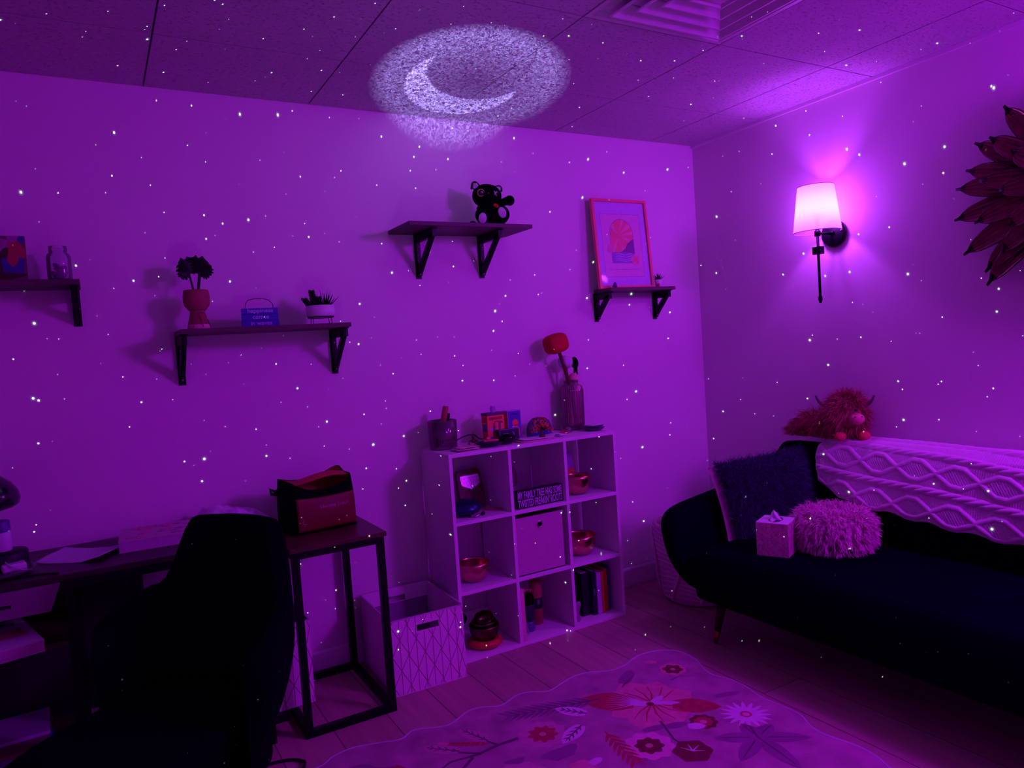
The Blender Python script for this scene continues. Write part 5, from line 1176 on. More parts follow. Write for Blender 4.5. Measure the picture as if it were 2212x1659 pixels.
tag(MB().lathe([(0, 0), (.018, 0), (.020, .01), (.014, .03), (.016, .05), (.024, .075), (.020, .088), (0, .09)], 20, T=T3((0, 0, 0), (0, 0, 0), (1, .7, 1))).build('sculpted_figurine', mat('mauve_stone', (.28, .14, .26), .7), loc=(L3 + .036, -0.258, Z0)), 'small mauve sculpted figurine before the black box in the bottom right cube', 'figurine')

# ------------------------------------------------------------------ wall shelf items
def cat_plush():
    t = thing('plush_cat', 'black plush cat with one yellow-ringed eye and one stitched cross eye', 'plush toy', (-1.400, -0.150, S3Z + .0005), RD(-24))
    m = MB(); m.ell((0.008, 0.0, .054), (.078, .052, .054), 26, 16); m.ell((0, -.004, .092), (.044, .038, .036), 20, 12); m.build('body', BLACKF, t)
    hd = Matrix.Translation((-.012, -.006, .137)) @ Euler((RD(4), RD(7), 0)).to_matrix().to_4x4()
    m = MB(); m.ell((0, 0, 0), (.066, .052, .052), 28, 18, T=hd, p=.92); h = m.build('head', BLACKF, t)
    pk = mat('lilac_plush', (.62, .45, .66), .9); yl = mat('yellow_ring', (.85, .62, .20), .4)
    for sg, rx in ((-1, 0), (1, 0)):
        def fn(u, v, sg=sg):
            w_ = .021 * (1 - v) ** .5 + .002; k_ = 1 if sg < 0 else .72; return (hd @ Vector((sg * (.048 + .010 * v) * (1 if sg < 0 else .86) + w_ * (u - .5) * 2, -.008 + .010 * (1 - (2 * u - 1) ** 2) * -1, .024 + .033 * v * k_)))
        m = MB(); m.grid(lambda u, v: Vector(fn(u, v)) + Vector((0, .006, 0)), 9, 8); m.grid(lambda u, v: Vector(fn(u, v)) + Vector((0, -.001, 0)), 9, 8); m.tube([Vector(fn(0, v / 6)) + Vector((0, .0025, 0)) for v in range(7)] + [Vector(fn(1, v / 6)) + Vector((0, .0025, 0)) for v in range(6, -1, -1)], .0042, 8)
        e = m.build('ear', BLACKF, t)
        m = MB(); m.grid(lambda u, v: (lambda q: Vector(fn(.5 + (q[0] - .5) * .72, .06 + q[1] * .72)) + Vector((0, -.0028, 0)))((u, v)), 7, 6); m.build('inner_ear', pk, e)
    ex, ez = -.030, .006; yy = -.0485
    m = MB(); m.ell((ex, yy + .003, ez), (.0150, .006, .0150), 20, 12, T=hd); eye = m.build('eye', mat('gloss_black', (.004, .004, .006), .08, spec=.8), t)
    MB().tube([hd @ Vector((ex + .0150 * cos(a), yy - .0005, ez + .0150 * sin(a))) for a in [2 * pi * k / 28 for k in range(28)]], .0012, 6, closed=True).build('eye_ring', yl, eye)
    MB().ell((ex + .004, yy - .0045, ez + .003), (.0028, .0012, .0028), 8, 6, T=hd).build('eye_glint', PAPER, eye)
    m = MB()
    for a in (RD(50), RD(-58)):
        c_, s_ = cos(a) * .012, sin(a) * .012; m.tube([hd @ Vector((.034 - c_, -.0445, .008 - s_)), hd @ Vector((.034, -.0475, .008)), hd @ Vector((.034 + c_, -.041, .008 + s_))], .0022, 7)
    m.build('cross_stitch', pk, t); MB().ell((.003, -.0525, .006), (.003, .002, .002), 8, 6, T=hd).build('nose', mat('grey_nose', (.2, .17, .2), .5), t)
    # legs forward with pale soles
    for sg, z, dx, dy, tz in ((-1, .030, -.042, -.052, RD(8)), (1, .052, .046, -.048, RD(-16))):
        m = MB(); m.tube([(dx * .5, -.01, z), (dx, dy, z)], [.026, .023], 16); m.ell((dx, dy, z), (.0225, .013, .029), 18, 12, T=T3((0, 0, 0), (0, 0, 0))); l = m.build('leg', BLACKF, t)
        MB().ell((0, 0, 0), (.0175, .005, .0245), 18, 12, T=T3((dx, dy - .0105, z), (0, tz, 0))).build('sole', pk, l)
    MB().tube([(.03, -.01, .098), (.058, -.022, .104), (.082, -.028, .109), (.086, -.03, .108)], [.014, .0165, .020, .020], 16).ell((.086, -.03, .108), .0225, 16, 10).build('arm', BLACKF, t)
    MB().tube([(-.035, -.012, .09), (-.050, -.030, .078), (-.050, -.034, .070)], [.013, .014, .013], 14).ell((-.050, -.034, .070), .0145, 14, 8).build('arm', BLACKF, t)
    MB().tube([(-.04, .02, .012), (-.068, .022, .014), (-.078, .016, .018)], [.012, .014, .014], 12).ell((-.082, .016, .0175), (.017, .014, .017), 14, 8).build('tail', BLACKF, t)
    m = MB(); m.ell((.018, -.046, .088), (.0085, .004, .008), 12, 8); m.ell((.026, -.044, .084), (.0075, .004, .009), 12, 8); m.build('heart_patch', mat('red_heart', (.55, .02, .02), .8), t)
cat_plush()
def head_planter():
    t = thing('sculpted_planter', 'terracotta planter on a tapered foot with a dark split-leaf plant', 'planter', (-2.648, -0.125, S2Z + .0004), RD(-10))
    MB().lathe([(0, .066), (.022, .066), (.032, .073), (.043, .088), (.0465, .105), (.046, .125), (.0425, .145), (.039, .145), (.041, .125), (.036, .095), (0, .085)], 36).build('pot', TERRA, t)
    m = MB(); m.lathe([(.0375, .018), (.030, .045), (.026, .066), (.027, .070), (0, .070)], 30, cap=False); m.build('foot', TERRA, t)
    MB().lathe([(0, 0), (.040, 0), (.0385, .012), (.0375, .0185), (0, .0185)], 30).build('base', mat('pale_pink_clay', (.75, .38, .42), .7), t)
    m = MB()
    for pts in ([(.004, -.031, .060), (.012, -.036, .035), (.018, -.040, .008)], [(.010, -.030, .062), (.024, -.027, .058), (.033, -.026, .035), (.041, -.020, .008)], [(-.016, -.038, .010), (-.014, -.038, .016)]): m.tube(pts, .0013, 6)
    m.build('line_drawing', WOODD, t)
    def leaf(base, tip, W, nf, seed, up_=Vector((0, 0, 1))):
        base, tip = Vector(base), Vector(tip); d = tip - base; L_ = d.length; d.normalize(); s_ = d.cross(Vector((0, -1, .15))).normalized(); n_ = s_.cross(d); m = MB()
        if n_.y > 0: n_ = -n_
        def fn(u, v):
            q = 2 * u - 1; w_ = W * 1.15 * max(.02, sin(pi * (.14 + .84 * v))) ** .75; notch = 1 - .62 * max(0, sin(v * nf * 2 * pi + seed)) ** 2 * max(0, abs(q) - .25) / .75
            return base + d * (L_ * v + .10 * W * abs(q) * (1 - v)) + s_ * (w_ * q * notch) - n_ * (-.004 + .35 * W * q * q) + Vector((0, 0, -.30 * W * q * q))
        m.grid(fn, 15, 36); m.grid(lambda u, v: fn(u, v) + n_ * -.0022, 15, 36)
        m.tube([base, base + d * L_ * .5 + n_ * .003, tip], .003, 6); return m
    for k, (bs, tp, W, nf) in enumerate((((-.014, 0, .205), (-.040, -.018, .262), .030, 5), ((-.006, .004, .240), (-.020, -.006, .268), .022, 4), ((.012, 0, .205), (.034, -.016, .268), .040, 6), ((.016, -.002, .225), (.060, -.02, .228), .030, 5), ((-.018, -.002, .215), (-.052, -.022, .205), .020, 3), ((.0, .0, .235), (.012, -.02, .27), .020, 4))):
        leaf(bs, tp, W, nf, k).build('leaf', PLANT, t)
    MB().tube([(-.006, 0, .09), (-.008, 0, .15), (-.016, -.002, .20), (-.022, -.004, .25)], [.004, .0038, .0035, .003], 8).build('stem', PLANT, t); MB().tube([(.006, 0, .09), (.010, 0, .15), (.018, -.002, .20), (.022, -.006, .255)], [.005, .005, .0055, .003], 8).build('stem', PLANT, t)
head_planter()
def waves_sign():
    t = thing('plank_sign', 'small blue plank sign reading happiness comes in waves with wire handle', 'sign', (-2.432, -0.150, S2Z + .0004), rot=(RD(-7), 0, RD(-4)))
    W, Hh = .136, .072
    for k in range(3): MB().box(-W / 2 + .001 * k, W / 2 - .0005 * k, -.005, .004, k * Hh / 3 + .0004, (k + 1) * Hh / 3 - .0006).build('plank', BLUEP, t, bevel=.0008)
    wm = mat('sign_pale_ink', (.60, .55, .85), .7)
    for k, (b, sx) in enumerate((('in waves', .95), ('comes', .95), ('happiness', 1.0))): text(b, .0215, 'lettering', wm, t, (.002, -.0058, (k + .5) * Hh / 3 + .001), sx=sx * 1.12, bold=.0003)
    pts = [(-.052, .001, Hh - .002), (-.048, .001, Hh + .018), (-.038, .001, Hh + .032), (-.015, .001, Hh + .037), (.020, .001, Hh + .036), (.038, .001, Hh + .030), (.049, .001, Hh + .016), (.052, .001, Hh - .002)]
    MB().tube(pts, .0014, 6).build('wire_handle', BLACKM, t)
waves_sign()
def succulents():
    t = thing('succulent_planter', 'low white planter of dark succulents on a black wire stand', 'planter', (-2.196, -0.135, S2Z + .0004), RD(-8))
    z0 = .030
    MB().lathe([(0, z0), (.050, z0), (.0545, z0 + .004), (.0555, z0 + .044), (.051, z0 + .044), (.050, z0 + .030), (0, z0 + .030)], 40).build('pot', WHITEC, t)
    m = MB(); m.tube([(.050 * cos(a), .050 * sin(a), z0 - .0025) for a in [2 * pi * k / 30 for k in range(30)]], .0018, 6, closed=True); m.build('stand_ring', BLACKM, t)
    for k in range(4): a = pi / 4 + k * pi / 2; MB().tube([(.049 * cos(a), .049 * sin(a), z0 - .003), (.052 * cos(a), .052 * sin(a), .0005)], .0016, 6).build('stand_leg', BLACKM, t)
    def blade(b, d, L_, w_, curl=.3):
        m = MB(); pts = []; q = Vector(b); d = Vector(d).normalized(); rs = []
        for k in range(7): u = k / 6; pts.append(q.copy()); rs.append(w_ * (1 - u ** 1.6) + .0003); q = q + d * L_ / 6; d = (d + Vector((0, 0, curl / 6))).normalized()
        m.tube(pts, rs, 6, sq=.35); return m
    rr = random.Random(6); m = MB()
    for k in range(22):
        a = rr.uniform(0, 2 * pi); e = rr.uniform(.25, 1.35); blade((.020 + .004 * cos(a), .004 * sin(a), z0 + .034), (cos(a) * cos(e), sin(a) * cos(e) * .8, sin(e)), rr.uniform(.058, .085), .0058).build('leaf', PLANT, t)
    for (bx, lx, hz) in ((-.022, -.010, .066), (-.008, .004, .040), (-.036, -.034, .036)):
        m = MB()
        for k in range(12):
            u = k / 11; c_ = Vector((bx + lx * u * .7, 0, z0 + .032 + hz * u))
            for j in range(4): a = j * pi / 2 + (k % 2) * pi / 4; m.tube([c_, c_ + Vector((cos(a) * .009, sin(a) * .008, .005)), c_ + Vector((cos(a) * .0125, sin(a) * .010, .010))], [.0052, .0052, .0015], 6)
        m.build('rosette', PLANT, t)
    MB().lathe([(0, z0 + .0302), (.049, z0 + .0302), (.040, z0 + .036), (0, z0 + .038)], 24).build('soil', BLACKF, t)
succulents()
def mason_jar():
    t = thing('glass_jar', 'clear screw-neck glass jar of dark stones on the left shelf', 'jar', (-3.068, -0.12, S1Z + .0004))
    MB().lathe([(0, .0), (.032, 0), (.036, .004), (.037, .012), (.037, .080), (.034, .090), (.027, .097), (.027, .101), (.0285, .103), (.027, .106), (.0285, .109), (.027, .112), (.0275, .118), (.0255, .118), (.0255, .098), (.033, .088), (.0352, .078), (.0352, .012), (.030, .004), (0, .004)], 40).build('glass_wall', CLEAR, t)
    rr = random.Random(3)
    m = MB()
    for k in range(34):
        a = rr.uniform(0, 6.28); r = rr.uniform(0, .023); m.ell((0, 0, 0), (.0095, .008, .0070), 9, 6, T=T3((r * cos(a), r * sin(a), .011 + .0052 * (k // 4)), (rr.random(), rr.random(), 0)))
    tag(m.build('dark_stones', mat('jar_stone', (.012, .008, .02), .5), loc=(-3.068, -.12, S1Z + .0004)), 'heap of dark stones filling the lower half of the glass jar', 'stones', kind='stuff')
mason_jar()
def canvas():
    t = thing('abstract_canvas', 'small abstract painting in red and blue leaning at the left edge', 'painting', (-3.245, -0.165, S1Z + .0004), rot=(RD(-9), 0, 0))
    W, Hh = .175, .150; m = MB(); m.box(-W / 2, W / 2, 0, .018, 0, Hh, 0); rr = random.Random(5)
    def P(x, z, w_, h, mi, k): m.poly([(x - w_ / 2 + .006 * sin(a * 3 + k), -.0004 - .00012 * k, 0) if False else (max(-W / 2, min(W / 2, x + w_ / 2 * cos(a) * (1 + .25 * sin(3 * a + k)))), -.0003 - .00006 * k, max(0, min(Hh, z + h / 2 * sin(a) * (1 + .2 * cos(2 * a + k))))) for a in [2 * pi * q / 14 for q in range(14)]], mi)
    sp = [(.02, .12, .08, .05, 2), (.06, .10, .05, .08, 1), (-.02, .10, .06, .10, 1), (.03, .06, .05, .09, 3), (.062, .045, .045, .065, 4), (-.01, .05, .06, .08, 3), (.03, .045, .02, .07, 4), (.078, .142, .03, .03, 4), (.05, .08, .03, .06, 1), (-.06, .1, .05, .1, 5), (-.06, .04, .07, .08, 3), (.055, .142, .03, .03, 2), (.0, .015, .16, .03, 3)]
    for k, (x, z, w_, h, mi) in enumerate(sp): P(x, z, w_, h, mi, k + 1)
    m.build('canvas', [mat('canvas_maroon', (.16, .03, .08), .8), mat('canvas_red', (.35, .03, .06), .8), mat('canvas_mauve', (.30, .10, .26), .8), mat('canvas_dark', (.05, .008, .02), .8), mat('canvas_blue', (.04, .03, .22), .8), mat('canvas_orange', (.5, .10, .04), .8)], t)
canvas()
def framed_print():
    bx, by = -0.580, -0.082; W, Hh = .355, .462; th = math.atan2(.036, Hh)
    t = thing('framed_print', 'pink framed print of an arched sunset over waves on the small shelf', 'picture frame', (bx, by, S4Z + .0004), rot=(-th, 0, 0))
    fm = mat('pink_frame', (.80, .16, .18), .35); m = MB(); b = .014; d = .020
    m.prism([(-W / 2, 0), (W / 2, 0), (W / 2, b), (-W / 2, b)], 0, d, 'xz'); m.prism([(-W / 2, Hh - b), (W / 2, Hh - b), (W / 2, Hh), (-W / 2, Hh)], 0, d, 'xz')
    m.prism([(-W / 2, b), (-W / 2 + b, b), (-W / 2 + b, Hh - b), (-W / 2, Hh - b)], 0, d, 'xz'); m.prism([(W / 2 - b, b), (W / 2, b), (W / 2, Hh - b), (W / 2 - b, Hh - b)], 0, d, 'xz'); m.build('frame', fm, t)
    m = MB(); m.box(-W / 2 + b, W / 2 - b, .0095, .015, b, Hh - b, 0); y = .0093
    lay = [0]
    def P(poly, mi): lay[0] += 1; m.poly([(x, y - .00006 * lay[0], z) for x, z in poly], mi)
    P([(-.128, .060), (.128, .060), (.128, Hh - .075), (-.128, Hh - .075)], 8); P([(-.126, .062), (.126, .062), (.126, Hh - .077), (-.126, Hh - .077)], 1)
    aw, a0, a1 = .073, .135, .285
    arch = lambda r, o: [(-aw - o, a0 - o), (aw + o, a0 - o)] + circ(0, a1, r + o, 20, 0, pi)
    P(arch(aw, .004), 8); P(arch(aw, 0), 2)
    cxs, czs = -.022, .275
    for k in range(7):
        a = (0.15, 0.62, 1.15, 2.2, -.35, -1.25, -2.0)[k]; pts = []
        for da in ((-.10, .10), (-.13, .13), (-.08, .08), (-.2, .2), (-.12, .12), (-.07, .07), (-.12, .1))[k]:
            dx, dz = cos(a + da), sin(a + da); tt = .25
            # clip to the arch
            lo, hi = 0, .3
            for _ in range(24):
                mid = (lo + hi) / 2; x, z = cxs + dx * mid, czs + dz * mid
                ok = abs(x) < aw and z > a0 + .04 and (z < a1 or x * x + (z - a1) ** 2 < aw * aw)
                lo, hi = (mid, hi) if ok else (lo, mid)
            pts.append((cxs + dx * lo, czs + dz * lo))
        P([(cxs, czs), pts[0], pts[1]], 3)
    P(circ(cxs, czs, .020, 18), 2)
    P([(-.02, .185), (.0, .198), (.018, .210), (.030, .232), (.044, .240), (.055, .250), (.073, .256), (.073, .170), (-.02, .170)], 4)
    P([(-aw, .188), (.02, .190), (aw, .180), (aw, a0), (-aw, a0)], 5)
    for k, z in enumerate((.178, .166, .154, .144)): P([(-aw + .006, z), (-.03, z + .006), (.01, z - .002), (.05, z + .006), (aw - .004, z + .003), (.05, z + .001), (.01, z - .006), (-.03, z + .001)], 6)
    for k in range(8): a = k * pi / 4; P(circ(.075 + .016 * cos(a), .150 + .018 * sin(a), .013, 10), 7 if k % 2 else 3)
    P(circ(.075, .150, .013, 12), 2)
    for k in range(6): a = k * pi / 3; P(circ(-.080 + .011 * cos(a), .205 + .013 * sin(a), .010, 10), 7)
    P([(-.098, .06 + .04), (.098, .06 + .04), (.098, .0985), (-.098, .0985)], 8)
    m.build('print', [mat('mat_board', (.62, .50, .78), .55), mat('print_ground', (.74, .48, .62), .55), mat('sunset_coral', (.80, .20, .20), .5), mat('sun_ray', (.80, .34, .42), .5), mat('print_plum', (.22, .08, .28), .5), mat('wave_violet', (.26, .16, .50), .5), mat('wave_light', (.62, .42, .75), .5), mat('print_rose', (.72, .25, .38), .5), mat('print_line', (.40, .25, .45), .5)], t)
    g_ = glass('picture_glass', (1, 1, 1), 1.0, .06, .12); MB().box(-W / 2 + b, W / 2 - b, .0050, .0062, b, Hh - b).build('glass_pane', g_, t)
framed_print()
def tiny_plant():
    t = thing('tiny_potted_plant', 'tiny spiky plant in a white pot on the small shelf beside the frame', 'potted plant', (-0.380, -0.088, S4Z + .0004))
    MB().lathe([(0, 0), (.014, 0), (.0165, .002), (.021, .040), (.0185, .040), (.017, .034), (0, .034)], 24).build('pot', WHITEC, t)
    MB().ell((-.011, -.0145, .013), (.007, .004, .008), 12, 8).build('red_motif', REDP, t)
    rr = random.Random(2)
    for k in range(26):
        a = rr.uniform(0, 2 * pi); e = rr.uniform(.35, 1.5); d = Vector((cos(a) * cos(e), sin(a) * cos(e) * .7, sin(e))); L_ = rr.uniform(.035, .052); MB().tube([(0, 0, .032), Vector((0, 0, .032)) + d * L_ * .55, Vector((0, 0, .030)) + d * L_ * .95 + Vector((0, 0, -.002))], [.0022, .002, .0004], 5).build('leaf', PLANT, t)
tiny_plant()

# ------------------------------------------------------------------ cool bag on the side table
def bag():
    t = thing('insulated_bag', 'black bag with red lining and red printed pocket on the side table', 'bag', (-2.300, -0.235, 0.6726), RD(6))
    W, D, Hh = .26, .185, .178
    def wall(u, v):
        a = 2 * pi * u; c, s_ = cos(a), sin(a); x = W / 2 * math.copysign(abs(c) ** .28, c); y = D / 2 * math.copysign(abs(s_) ** .28, s_)
        top = Hh + .018 * (x / (W / 2)) ** 2 + (.018 if x > 0 and y > 0 else 0) * (x / (W / 2)) - (.026 * (1 - (x / (W / 2)) ** 2)) * (1 if y < 0 else .2)
        b = 1 + .03 * sin(v * pi); z = top * v; k = 1 - .06 * v
        return (x * b * k, y * b * k, z)
    m = MB(); m.grid(wall, 72, 14, wrap=True); m.box(-W / 2 + .006, W / 2 - .006, -D / 2 + .006, D / 2 - .006, .0, .006); s_ = m.build('body', mat('black_nylon', (.002, .002, .004), .9, spec=.06, bump=.2, bscale=90), t); md = s_.modifiers.new('solid', 'SOLIDIFY'); md.thickness = .004
    def inner(u, v):
        x, y, z = wall(u, 1.0); k = .955; return (x * k, y * k, z - .004 - .10 * v) if v < .98 else (x * .5, y * .5, z - .10)
    def lid(u, v):   # folded-back lining flap that bellies out of the opening
        a = -1 + 2 * u; b = v; x = .105 * a; return (x + .012, .070 - .120 * b + .01 * sin(3 * a), Hh - .016 + .050 * sin(pi * min(1, .25 + .65 * (1 - b))) * (1 - .35 * a * a) * (0.55 + .45 * (a + 1) / 2) + .002)
    red = mat('red_orange_lining', (.40, .02, .03), .55, var=.12, bump=.3, bscale=40)
    m = MB(); m.grid(inner, 72, 6, wrap=True); m.build('lining', red, t); m = MB(); m.grid(lid, 22, 14); fl = m.build('lining_flap', red, t)
    def pocket(u, v):
        x = -.112 + .224 * u + .002; z = .010 + .118 * v + .006 * (2 * u - 1) ** 2 * v; return (x, -D / 2 * (1 + .03 * sin(z / Hh * pi)) * (1 - .06 * z / Hh) - .0045 - .006 * sin(pi * u) * sin(pi * v), z)
    m = MB(); m.grid(pocket, 24, 14); pk = m.build('pocket', mat('red_nylon', (.15, .006, .012), .5, bump=.2, bscale=60), t); md = pk.modifiers.new('solid', 'SOLIDIFY'); md.thickness = .003; md.offset = 1
    ink = mat('pale_bag_print', (.55, .22, .38), .6); m = MB()
    def ln(u0, v0, u1, v1, w_=.0012):
        N = 8; A = [Vector(pocket(u0 + (u1 - u0) * k / N, v0 + (v1 - v0) * k / N)) + Vector((0, -.0022, 0)) for k in range(N + 1)]
        for k in range(N): m.poly([A[k] - Vector((0, 0, w_ / 2)), A[k + 1] - Vector((0, 0, w_ / 2)), A[k + 1] + Vector((0, 0, w_ / 2)), A[k] + Vector((0, 0, w_ / 2))])
    for q in ((.12, .66, .30, .66, .002), (.17, .70, .32, .72, .0014), (.24, .75, .36, .77, .0014), (.10, .30, .12, .30, .008), (.22, .28, .45, .29, .0013), (.22, .33, .50, .34, .0013), (.48, .32, .70, .33, .0013), (.75, .45, .90, .46, .0014), (.78, .50, .88, .51, .0012), (.40, .60, .92, .62, .0012), (.55, .28, .80, .30, .0012)): ln(*q)
    m.build('print', ink, t)
    p = pocket(.62, .70); text('Healthy Snack', .0200, 'lettering', ink, t, (p[0] + .004, p[1] - .0032, p[2]), (pi / 2, RD(-2), 0), sx=.98)
    p = pocket(.12, .30); m = MB(); m.tube([(p[0] + .008 * cos(a), p[1] - .002, p[2] + .009 * sin(a)) for a in [2 * pi * k / 20 for k in range(20)]], .0012, 5, closed=True); m.build('round_logo', ink, t)
    m = MB(); m.tube([(-W / 2 + .004, .02, Hh - .018), (-W / 2 - .018, .02, Hh - .022), (-W / 2 - .034, .02, Hh - .010), (-W / 2 - .030, .02, Hh - .030), (-W / 2 - .012, .02, Hh - .034), (-W / 2 + .004, .02, Hh - .030)], .0065, 8); m.build('strap_tab', BLACKP, t)
bag()

# ------------------------------------------------------------------ desk items
DT = DZ + .0004
def curled(nm, label, cat, corners, z, m, lift=.01, amp=.003, seed=1):
    cx, cy = sum(c[0] for c in corners) / 4, sum(c[1] for c in corners) / 4; A, B, C_, D_ = [Vector((c[0] - cx, c[1] - cy, 0)) for c in corners]
    def fn(u, v):
        p = A.lerp(B, u).lerp(D_.lerp(C_, u), v); return (p.x, p.y, .0012 + lift * max(0, u - .72) / .28 * (1 - v * .3) + amp * abs(sin(u * 5 + seed)) * abs(sin(v * 4)) + lift * .35 * max(0, .2 - u) / .2)
    mb = MB(); mb.grid(fn, 26, 16); o = mb.build(nm, m, loc=(cx, cy, z)); s_ = o.modifiers.new('solid', 'SOLIDIFY'); s_.thickness = .0008; s_.offset = 1; return tag(o, label, cat)
curled('loose_paper', 'lilac-lit loose white papers with upturned corner at the middle of the desk', 'paper', [(-3.213, -.245), (-3.035, -.375), (-2.945, -.225), (-3.135, -.085)], DT, mat('lilac_white_paper', (.62, .52, .70), .7), .016)
def floral_box():
    t = thing('floral_notebook', 'thick pink notebook with raised floral cover lying on the desk', 'notebook', (-2.850, -0.205, DT), RD(-4))
    W, D, Hh = .235, .225, .036; MB().box(-W / 2 + .002, W / 2 - .002, -D / 2 + .002, D / 2, .0025, Hh - .0025).build('pages', mat('notebook_pages', (.5, .36, .5), .9), t); m = MB(); m.box(-W / 2, W / 2, -D / 2, D / 2, 0, .0022); m.box(-W / 2, W / 2, -D / 2, D / 2, Hh - .0022, Hh); cov = mat('notebook_cover', (.55, .32, .48), .6, var=.06); m.build('cover', cov, t)
    m = MB(); rr = random.Random(8)
    for k in range(34):
        x, y = rr.uniform(-W / 2 + .02, W / 2 - .02), rr.uniform(-D / 2 + .02, D / 2 - .02); n = rr.choice((4, 5, 6)); r = rr.uniform(.008, .018)
        for j in range(n): a = 2 * pi * j / n + k; m.ell((x + r * .6 * cos(a), y + r * .6 * sin(a), Hh + .0006), (r * .45, r * .30, .0018), 8, 5, mi=k % 2)
    m.build('floral_relief', [mat('relief_salmon', (.62, .22, .28), .6), mat('relief_mauve', (.42, .16, .34), .6)], t, kind='stuff')
floral_box()
def crumple():
    rr = random.Random(3)
    def fn(u, v):
        a = u - .5; b = v - .5; e = min(1, 5 * min(u, 1 - u, v, 1 - v)); n_ = noise.noise(Vector((u * 5, v * 5, 0))) + .5 * noise.noise(Vector((u * 13, v * 11, 3)))
        return (a * .25 + .012 * sin(v * 7), b * .17 + .015 * sin(u * 9), .003 + max(0, e * (.052 + .022 * n_) + .012 * sin(u * 6) * e))
    m = MB(); m.grid(fn, 60, 40); o = m.build('crumpled_bag', mat('thin_white_plastic', (.68, .55, .74), .4, spec=.5), loc=(-2.595, -0.130, DT), rz=RD(5)); tag(o, 'crumpled white plastic bag at the back of the desk near the black bag', 'plastic bag')
    md = o.modifiers.new('solid', 'SOLIDIFY'); md.thickness = .0008
crumple()
def lamp_etc():
    t = thing('desk_lamp', 'glossy black bell-shaped desk lamp head at the left edge over the bottle', 'desk lamp', (-3.56, -0.2, DT))
    MB().lathe([(0, 0), (.08, 0), (.082, .006), (.075, .014), (.014, .020), (0, .020)], 36).build('base', BLACKP, t)
    MB().tube([(0, 0, .018), (0, 0, .30), (.02, -.005, .37), (.08, -.02, .415), (.16, -.04, .415), (.215, -.05, .385), (.225, -.05, .345)], .008, 12).build('arm', BLACKP, t)
    MB().lathe([(0, .40), (.014, .395), (.020, .36), (.030, .325), (.052, .290), (.082, .262), (.098, .235), (.102, .212), (.098, .195), (.086, .186), (.066, .192), (0, .20)], 40, T=T3((.220, -.05, 0.012), (0, 0, 0), (1.08, 1.08, 1.0))).build('lamp_shade', mat('gloss_black_shade', (.006, .005, .012), .15, spec=.8), t)
    tag(MB().lathe([(0, 0), (.058, 0), (.062, .004), (.062, .050), (.058, .056), (0, .057)], 40).build('round_tin', mat('matte_black_tin', (.006, .004, .012), .5), loc=(-3.287, -.235, DT)), 'round black tin under the small white bottle on the desk', 'tin')
    t = thing('pill_bottle', 'small white-labelled bottle with dark blue cap on the round black tin', 'bottle', (-3.292, -.235, DT + .0575))
    MB().lathe([(0, 0), (.024, 0), (.026, .003), (.026, .058), (.023, .062), (0, .062)], 28).build('body', mat('bottle_label_white', (.62, .50, .68), .5, var=.03), t); MB().lathe([(0, .0622), (.0255, .0622), (.0262, .066), (.0255, .094), (.022, .097), (0, .097)], 28).build('cap', mat('blue_cap', (.10, .05, .25), .4), t)
    tag(MB().box(-.032, .032, -.022, .022, 0, .024).build('white_charger', mat('white_plastic', (.66, .52, .70), .35), loc=(-3.262, -.300, DT + .004), rot=(0, 0, RD(12)), bevel=.006), 'small rounded white charger block on the thin glass dish', 'charger')
    dish_obj('glass_dish', 'thin clear glass dish under the white charger at the desk edge', 'dish', (-3.30, -.325, DT), [(0, 0), (.05, 0), (.085, .006), (.10, .016), (.098, .017), (.083, .008), (0, .003)], CLEAR)
    tag(MB().tube([(-3.36, -.28, .03), (-3.32, -.27, .045), (-3.285, -.29, .034), (-3.27, -.33, .027), (-3.235, -.335, .008), (-3.215, -.325, .004)], .0022, 6).build('white_cable', mat('white_plastic', (0, 0, 0)), loc=(0, 0, DT)), 'thin white cable trailing over the white charger block', 'cable')
    tag(MB().tube([(-3.42, -.38, .006), (-3.34, -.395, .005), (-3.25, -.40, .004), (-3.18, -.42, .004), (-3.14, -.445, .004)], .0036, 8).build('black_cable', BLACKP, loc=(0, 0, DT)), 'black cable lying along the front edge of the desk at left', 'cable')
lamp_etc()
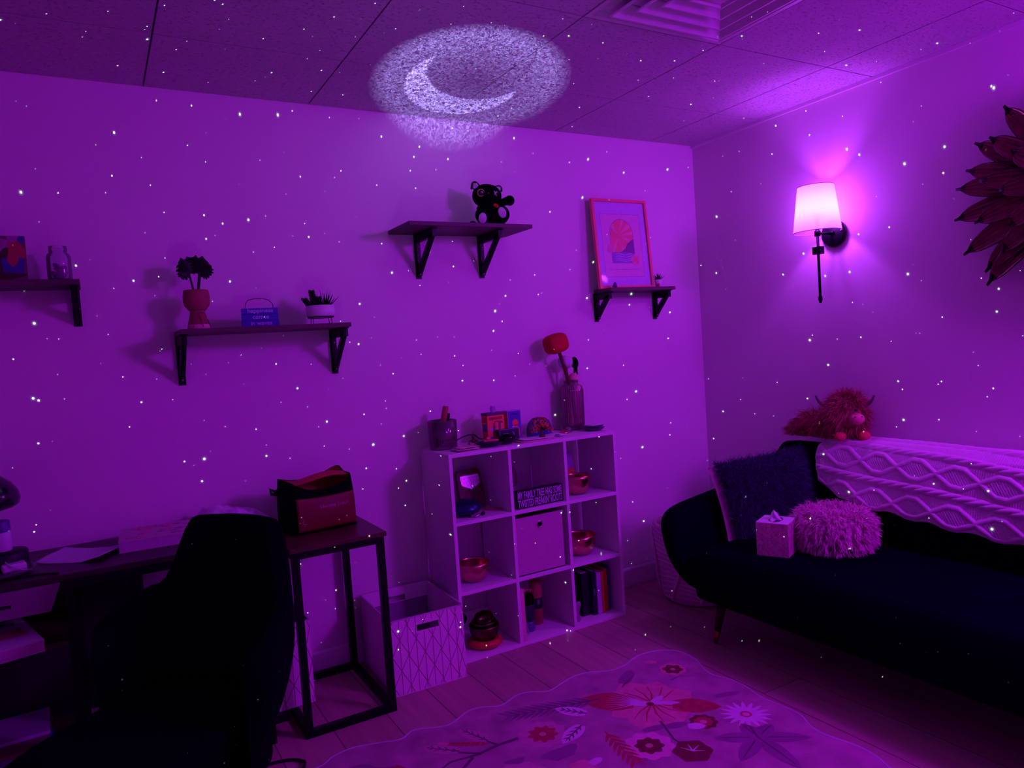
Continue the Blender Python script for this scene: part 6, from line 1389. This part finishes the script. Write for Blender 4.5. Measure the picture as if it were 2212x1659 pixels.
def nd_book():
    t = thing('paperback_book', 'white paperback with red stripes and letters ND on the shelf under the desk', 'book', (-3.370, -0.414, .5165), RD(15.5))
    W, D, Hh = .30, .292, .034; MB().box(-W / 2 + .001, W / 2 - .001, -D / 2 + .0015, D / 2 - .001, .0012, Hh - .0012).build('pages', mat('paperback_pages', (.45, .2, .36), .9), t)
    m = MB(); m.box(-W / 2, W / 2, -D / 2, D / 2, 0, .001); m.box(-W / 2, W / 2, -D / 2, D / 2, Hh - .001, Hh); z = Hh + .0003
    m.poly([(-W / 2 + .02, -.045, z), (W / 2 - .02, -.045, z), (W / 2 - .025, .035, z), (-W / 2 + .02, .035, z)], 1)
    for k in range(4): y = -.036 + k * .017; m.poly([(-W / 2 + .025, y, z + .0002), (W / 2 - .035, y, z + .0002), (W / 2 - .035, y + .007, z + .0002), (-W / 2 + .025, y + .007, z + .0002)], 2)
    m.build('cover', [mat('paperback_white', (.68, .50, .72), .5), mat('paperback_red', (.55, .08, .12), .5), mat('paperback_rose', (.60, .25, .40), .5)], t)
    text('ND', .058, 'lettering', mat('violet_ink', (.16, .05, .28), .5), t, (.082, .100, Hh + .0004), (0, 0, 0), bold=.002)
nd_book()
MB_ = MB
for k, (nm, lab, x, y, z, w_, d_, h, rz, m) in enumerate((
    ('magazine', 'pink-red magazine at the bottom of the pile on the lowest desk shelf', -3.34, -.30, .1165, .24, .28, .008, 2, mat('mag_red', (.45, .04, .14), .4)),
    ('magazine', 'bright blue glossy magazine above the pink-red one on the lowest desk shelf', -3.335, -.285, .1250, .23, .28, .010, -4, mat('mag_blue', (.06, .06, .62), .3)),
    ('magazine', 'lilac and navy glossy magazine in the middle of the lowest shelf pile', -3.33, -.24, .1355, .22, .27, .012, 5, mat('mag_lilac', (.32, .20, .55), .3)),
    ('magazine', 'dark wine-covered magazine near the top of the lowest shelf pile', -3.325, -.215, .1480, .21, .24, .014, -2, mat('mag_wine', (.15, .02, .06), .4)),
    ('magazine', 'pale lilac magazine topping the pile on the lowest desk shelf', -3.32, -.16, .1625, .20, .20, .012, 3, mat('mag_pale', (.45, .28, .55), .3)))):
    o = MB().box(-w_ / 2, w_ / 2, -d_ / 2, d_ / 2, 0, h).build(nm, m, loc=(x, y, z), rz=RD(rz), bevel=.001); tag(o, lab, 'magazine')
